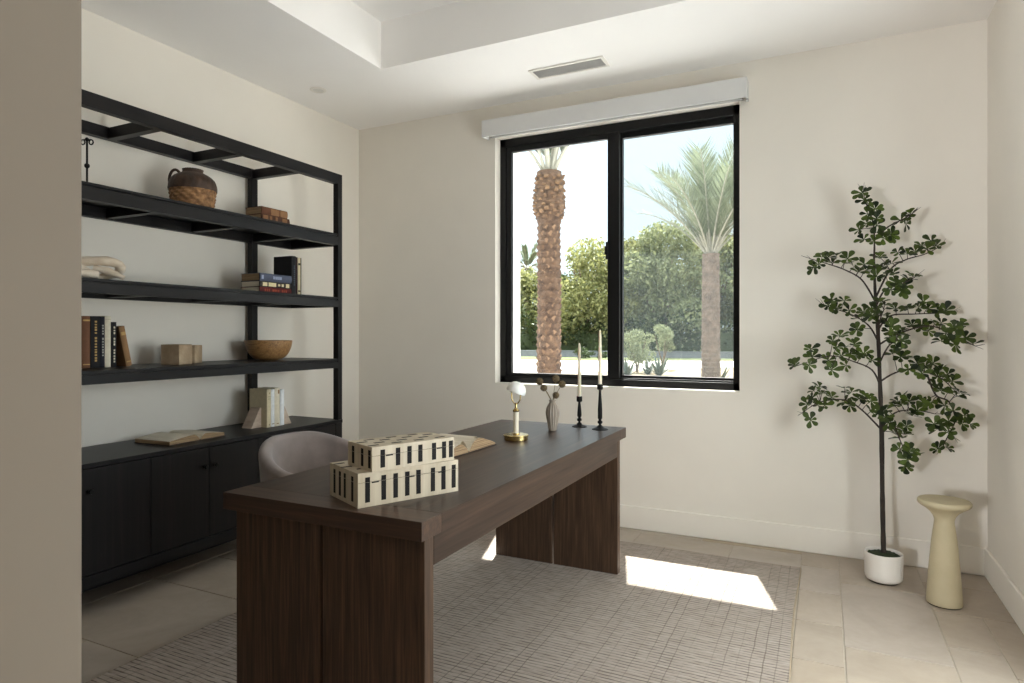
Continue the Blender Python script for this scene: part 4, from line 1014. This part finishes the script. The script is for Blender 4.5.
def palm(label, x, y, trunk_h, r0, bark, nfrond, flen, seed, bulb=False, spread=(.1, 1.25), group=None, lean=0, leafw=.045, name='palm_tree'):
    r_ = random.Random(seed)
    o = thing(name, label, 'palm tree', (x, y, GZ), 0, group)
    hb_ = trunk_h*.80 if bulb else trunk_h*.97
    rows = max(10, int(hb_/ (.11 if bulb else .10))); seg = 72; sub = 4
    def R(u, w):
        z = w*trunk_h; t = 2*pi*u
        f = z/trunk_h
        base = r0*(1.08-.12*f) if not bulb else r0*(1.06-.10*min(1, z/hb_))
        if bulb and z > hb_-.12:
            k = (z-(hb_-.12))/(trunk_h-hb_+.12)
            base *= 1+.42*sin(min(1, k*2.2)*pi/2)-.62*max(0, k-.55)**1.1
        nrow = z/.115; cells = 8
        row = math.floor(nrow); fz = nrow-row
        uu = t/(2*pi)*cells+(.5 if row % 2 else 0)+.07*row; fu = uu-math.floor(uu)
        # overlapping leaf scars: each cell swells towards its upper lip
        bmp = (sin(pi*fu)**.7)*(fz**.8 if fz < .82 else max(0, (1-fz)/.18))
        amp = r0*(.13 if not bulb else (.24 if z < hb_-.1 else .12))
        jit = 1+.25*sin(row*12.9+math.floor(uu)*7.3)
        rr = base+amp*bmp*jit
        return (rr*cos(t)+lean*f*f, rr*sin(t), z)
    nv = int(trunk_h/.105*6)+2
    b = MB(); b.grid(R, seg, nv, close_u=True); b.build('trunk', bark, o, smooth=70)
    lb = MB(); rs = .115 if bulb else .13
    for row in range(int((hb_-.1 if bulb else trunk_h-.1)/rs)):
        z = row*rs+.02; rr = R(0, min(1, z/trunk_h)); base = r0*(1.06-.10*min(1, z/hb_)) if bulb else r0*(1.08-.12*z/trunk_h)
        for k in range(9):
            t = (k+(row % 2)*.5)/9*2*pi+r_.uniform(-.06, .06); er = Vector((cos(t), sin(t), 0)); et = Vector((-sin(t), cos(t), 0)); up = Vector((0, 0, 1))
            lx = lean*(z/trunk_h)**2
            c = er*(base*1.0)+up*z+Vector((lx, 0, 0)); hw_ = base*.42*r_.uniform(.85, 1.1); hh = rs*r_.uniform(.80, 1.05); pr_ = base*(.13 if bulb else .09)*r_.uniform(.7, 1.3)
            pl = [c-up*hh*.1-er*.02, c+et*hw_+up*hh*.45-er*.03, c+up*hh*1.0-er*.02, c-et*hw_+up*hh*.45-er*.03]
            ph_ = [c+up*hh*.05+er*pr_*.15, c+et*hw_*.75+up*hh*.55+er*pr_*.5, c+up*hh*.98+er*pr_, c-et*hw_*.75+up*hh*.55+er*pr_*.5]
            lb.hexa([tuple(q) for q in pl+ph_])
    lb.build('leaf_bases', M['leaf_scar'] if bulb else bark, o)
    if bulb:
        st = MB(); k = 0
        for i in range(120):
            z = hb_+.02+(trunk_h-hb_-.10)*(i/120); t = i*2.39996
            kk = (z-(hb_-.12))/(trunk_h-hb_+.12); rr = r0*(1+.42*sin(min(1, kk*2.2)*pi/2)-.62*max(0, kk-.55)**1.1)
            d = Vector((cos(t)*.80, sin(t)*.80, .60)); sd = Vector((-sin(t), cos(t), 0)); up = sd.cross(d)
            c = Vector((rr*cos(t)*.97, rr*sin(t)*.97, z)); L_ = r_.uniform(.015, .065); w = r_.uniform(.026, .046); h_ = w*.6
            st.hexa([tuple(c-sd*w-up*h_), tuple(c+sd*w-up*h_), tuple(c+sd*w+up*h_), tuple(c-sd*w+up*h_),
                     tuple(c+d*L_-sd*w*.8-up*h_*.8), tuple(c+d*L_+sd*w*.8-up*h_*.8), tuple(c+d*L_+sd*w*.8+up*h_*.8), tuple(c+d*L_-sd*w*.8+up*h_*.8)])
        st.build('cut_stubs', M['palm_stub'], o)
    for i in range(nfrond):
        a = i*2.39996+r_.uniform(-.2, .2); el = spread[0]+(spread[1]-spread[0])*((i+.5)/nfrond)**.85
        L_ = flen*r_.uniform(.85, 1.08); hd = Vector((cos(a), sin(a), 0))
        pts = []; n = 14
        p = Vector((lean, 0, trunk_h-.06))+hd*r0*.35; ang = el
        for k in range(n+1):
            pts.append(p.copy()); d = hd*sin(ang)+Vector((0, 0, 1))*cos(ang)
            p = p+d*(L_/n); ang += (.030+.028*(k/n))*(.35+el)*1.2
        fb = MB(); fb.cur = 1
        fb.tube(pts, [.024*(1-.85*k/n)*(flen/2.4)+.004 for k in range(n+1)], 6)
        fb.cur = 0
        sd = Vector((-sin(a), cos(a), 0))
        m = 46
        for k in range(m):
            f = .20+.80*k/m; q = f*n; j = min(int(q), n-1); c = pts[j].lerp(pts[j+1], q-j); tg = (pts[j+1]-pts[j]).normalized(); nn = sd.cross(tg)
            ll = flen*.26*(sin(pi*min(1, .12+.88*(1-f)**.75))**.55 if f < .97 else .4)*r_.uniform(.85, 1.1)
            for s in (-1, 1):
                dd = (tg*.85+sd*s*.50+nn*r_.uniform(.0, .38)*-1+Vector((0, 0, -.10))).normalized(); wv = dd.cross(nn).normalized()*leafw*.5
                fb.add([tuple(c-wv*.5), tuple(c+dd*ll*.4-wv), tuple(c+dd*ll), tuple(c+dd*ll*.4+wv), tuple(c+wv*.5)], [(0, 1, 2, 3, 4)])
        fb.build('frond', [M['frond'], M['frond_base']], o, recalc=False)
    return o
palm('thick brown palm trunk close outside the left window pane', -4.41, 10.55, 4.30, .190, M['palm_bark'], 15, 2.6, 51, bulb=True, spread=(.03, .62), group='palms outside the window')
palm('palm with a full green crown in the right window pane', -2.715, 17.6, 3.55, .215, M['palm_bark_grey'], 32, 2.75, 52, spread=(.02, .70), group='palms outside the window', leafw=.024)
palm('small distant palm at the left edge of the window', -23.2, 50.6, 7.2, .24, M['palm_bark_grey'], 26, 2.2, 53, spread=(.2, 1.9), group='palms outside the window', leafw=.07)

# ------------------------------------------------------------------ light
w = bpy.data.worlds.new('sky'); SC.world = w; w.use_nodes = True
nt = w.node_tree; nt.nodes.clear()
out = nt.nodes.new('ShaderNodeOutputWorld'); bg = nt.nodes.new('ShaderNodeBackground')
tc = nt.nodes.new('ShaderNodeTexCoord'); sp = nt.nodes.new('ShaderNodeSeparateXYZ'); rp = nt.nodes.new('ShaderNodeValToRGB')
nt.links.new(tc.outputs['Generated'], sp.inputs[0]); nt.links.new(sp.outputs[2], rp.inputs[0])
e = rp.color_ramp.elements; e[0].position = 0; e[0].color = (.23, .265, .29, 1); e[1].position = .55; e[1].color = (.94, .98, 1, 1); e2 = e.new(.30); e2.color = (.25, .30, .34, 1)
nt.links.new(rp.outputs[0], bg.inputs[0]); bg.inputs[1].default_value = SKY; nt.links.new(bg.outputs[0], out.inputs[0])
EL = radians(57)
sd = Vector((.291*cos(EL), -.957*cos(EL), -sin(EL)))
s = bpy.data.lights.new('sun', 'SUN'); s.energy = SUN; s.angle = radians(.6); s.color = (1, .965, .92)
so = bpy.data.objects.new('sun', s); COL.objects.link(so); so.rotation_euler = sd.to_track_quat('-Z', 'Y').to_euler(); so.location = (-8, 20, 20)
def area(name, loc, direction, sx, sy, power, color=(1, 1, 1)):
    l = bpy.data.lights.new(name, 'AREA'); l.shape = 'RECTANGLE'; l.size = sx; l.size_y = sy; l.energy = power; l.color = color
    o = bpy.data.objects.new(name, l); COL.objects.link(o); o.location = loc
    o.rotation_euler = Vector(direction).to_track_quat('-Z', 'Z').to_euler(); return o
area('fill_glazed_door', (XR+.22, (RY0+RY1)/2, (RZ0+RZ1)/2), (-1, 0, 0), RY1-RY0-.1, RZ1-RZ0-.1, DOORFILL, (.93, .965, 1))  # added fill light behind the made-up glazed opening
area('hall_fill', (-1.25, -1.40, 1.15), (.36, 1, .25), .4, .4, HALLFILL, (.96, .98, 1))  # added fill light behind the camera, with no fixture

# ------------------------------------------------------------------ camera and view
cam = bpy.data.cameras.new('camera'); co = bpy.data.objects.new('camera', cam); COL.objects.link(co)
co.location = (0, 0, 1.28); co.rotation_euler = (pi/2, 0, radians(26.0))
cam.sensor_width = 36; cam.lens = 641/1024*36; cam.shift_y = -6.5/1024; cam.clip_start = .05; cam.clip_end = 400
SC.camera = co
SC.view_settings.view_transform = 'Standard'; SC.view_settings.look = 'None'; SC.view_settings.exposure = EXPO; SC.view_settings.gamma = 1
SC.view_settings.use_curve_mapping = False
SC.cycles.use_denoising = True
SC.cycles.max_bounces = 14; SC.cycles.diffuse_bounces = 8; SC.cycles.transparent_max_bounces = 24; SC.cycles.sample_clamp_indirect = 8
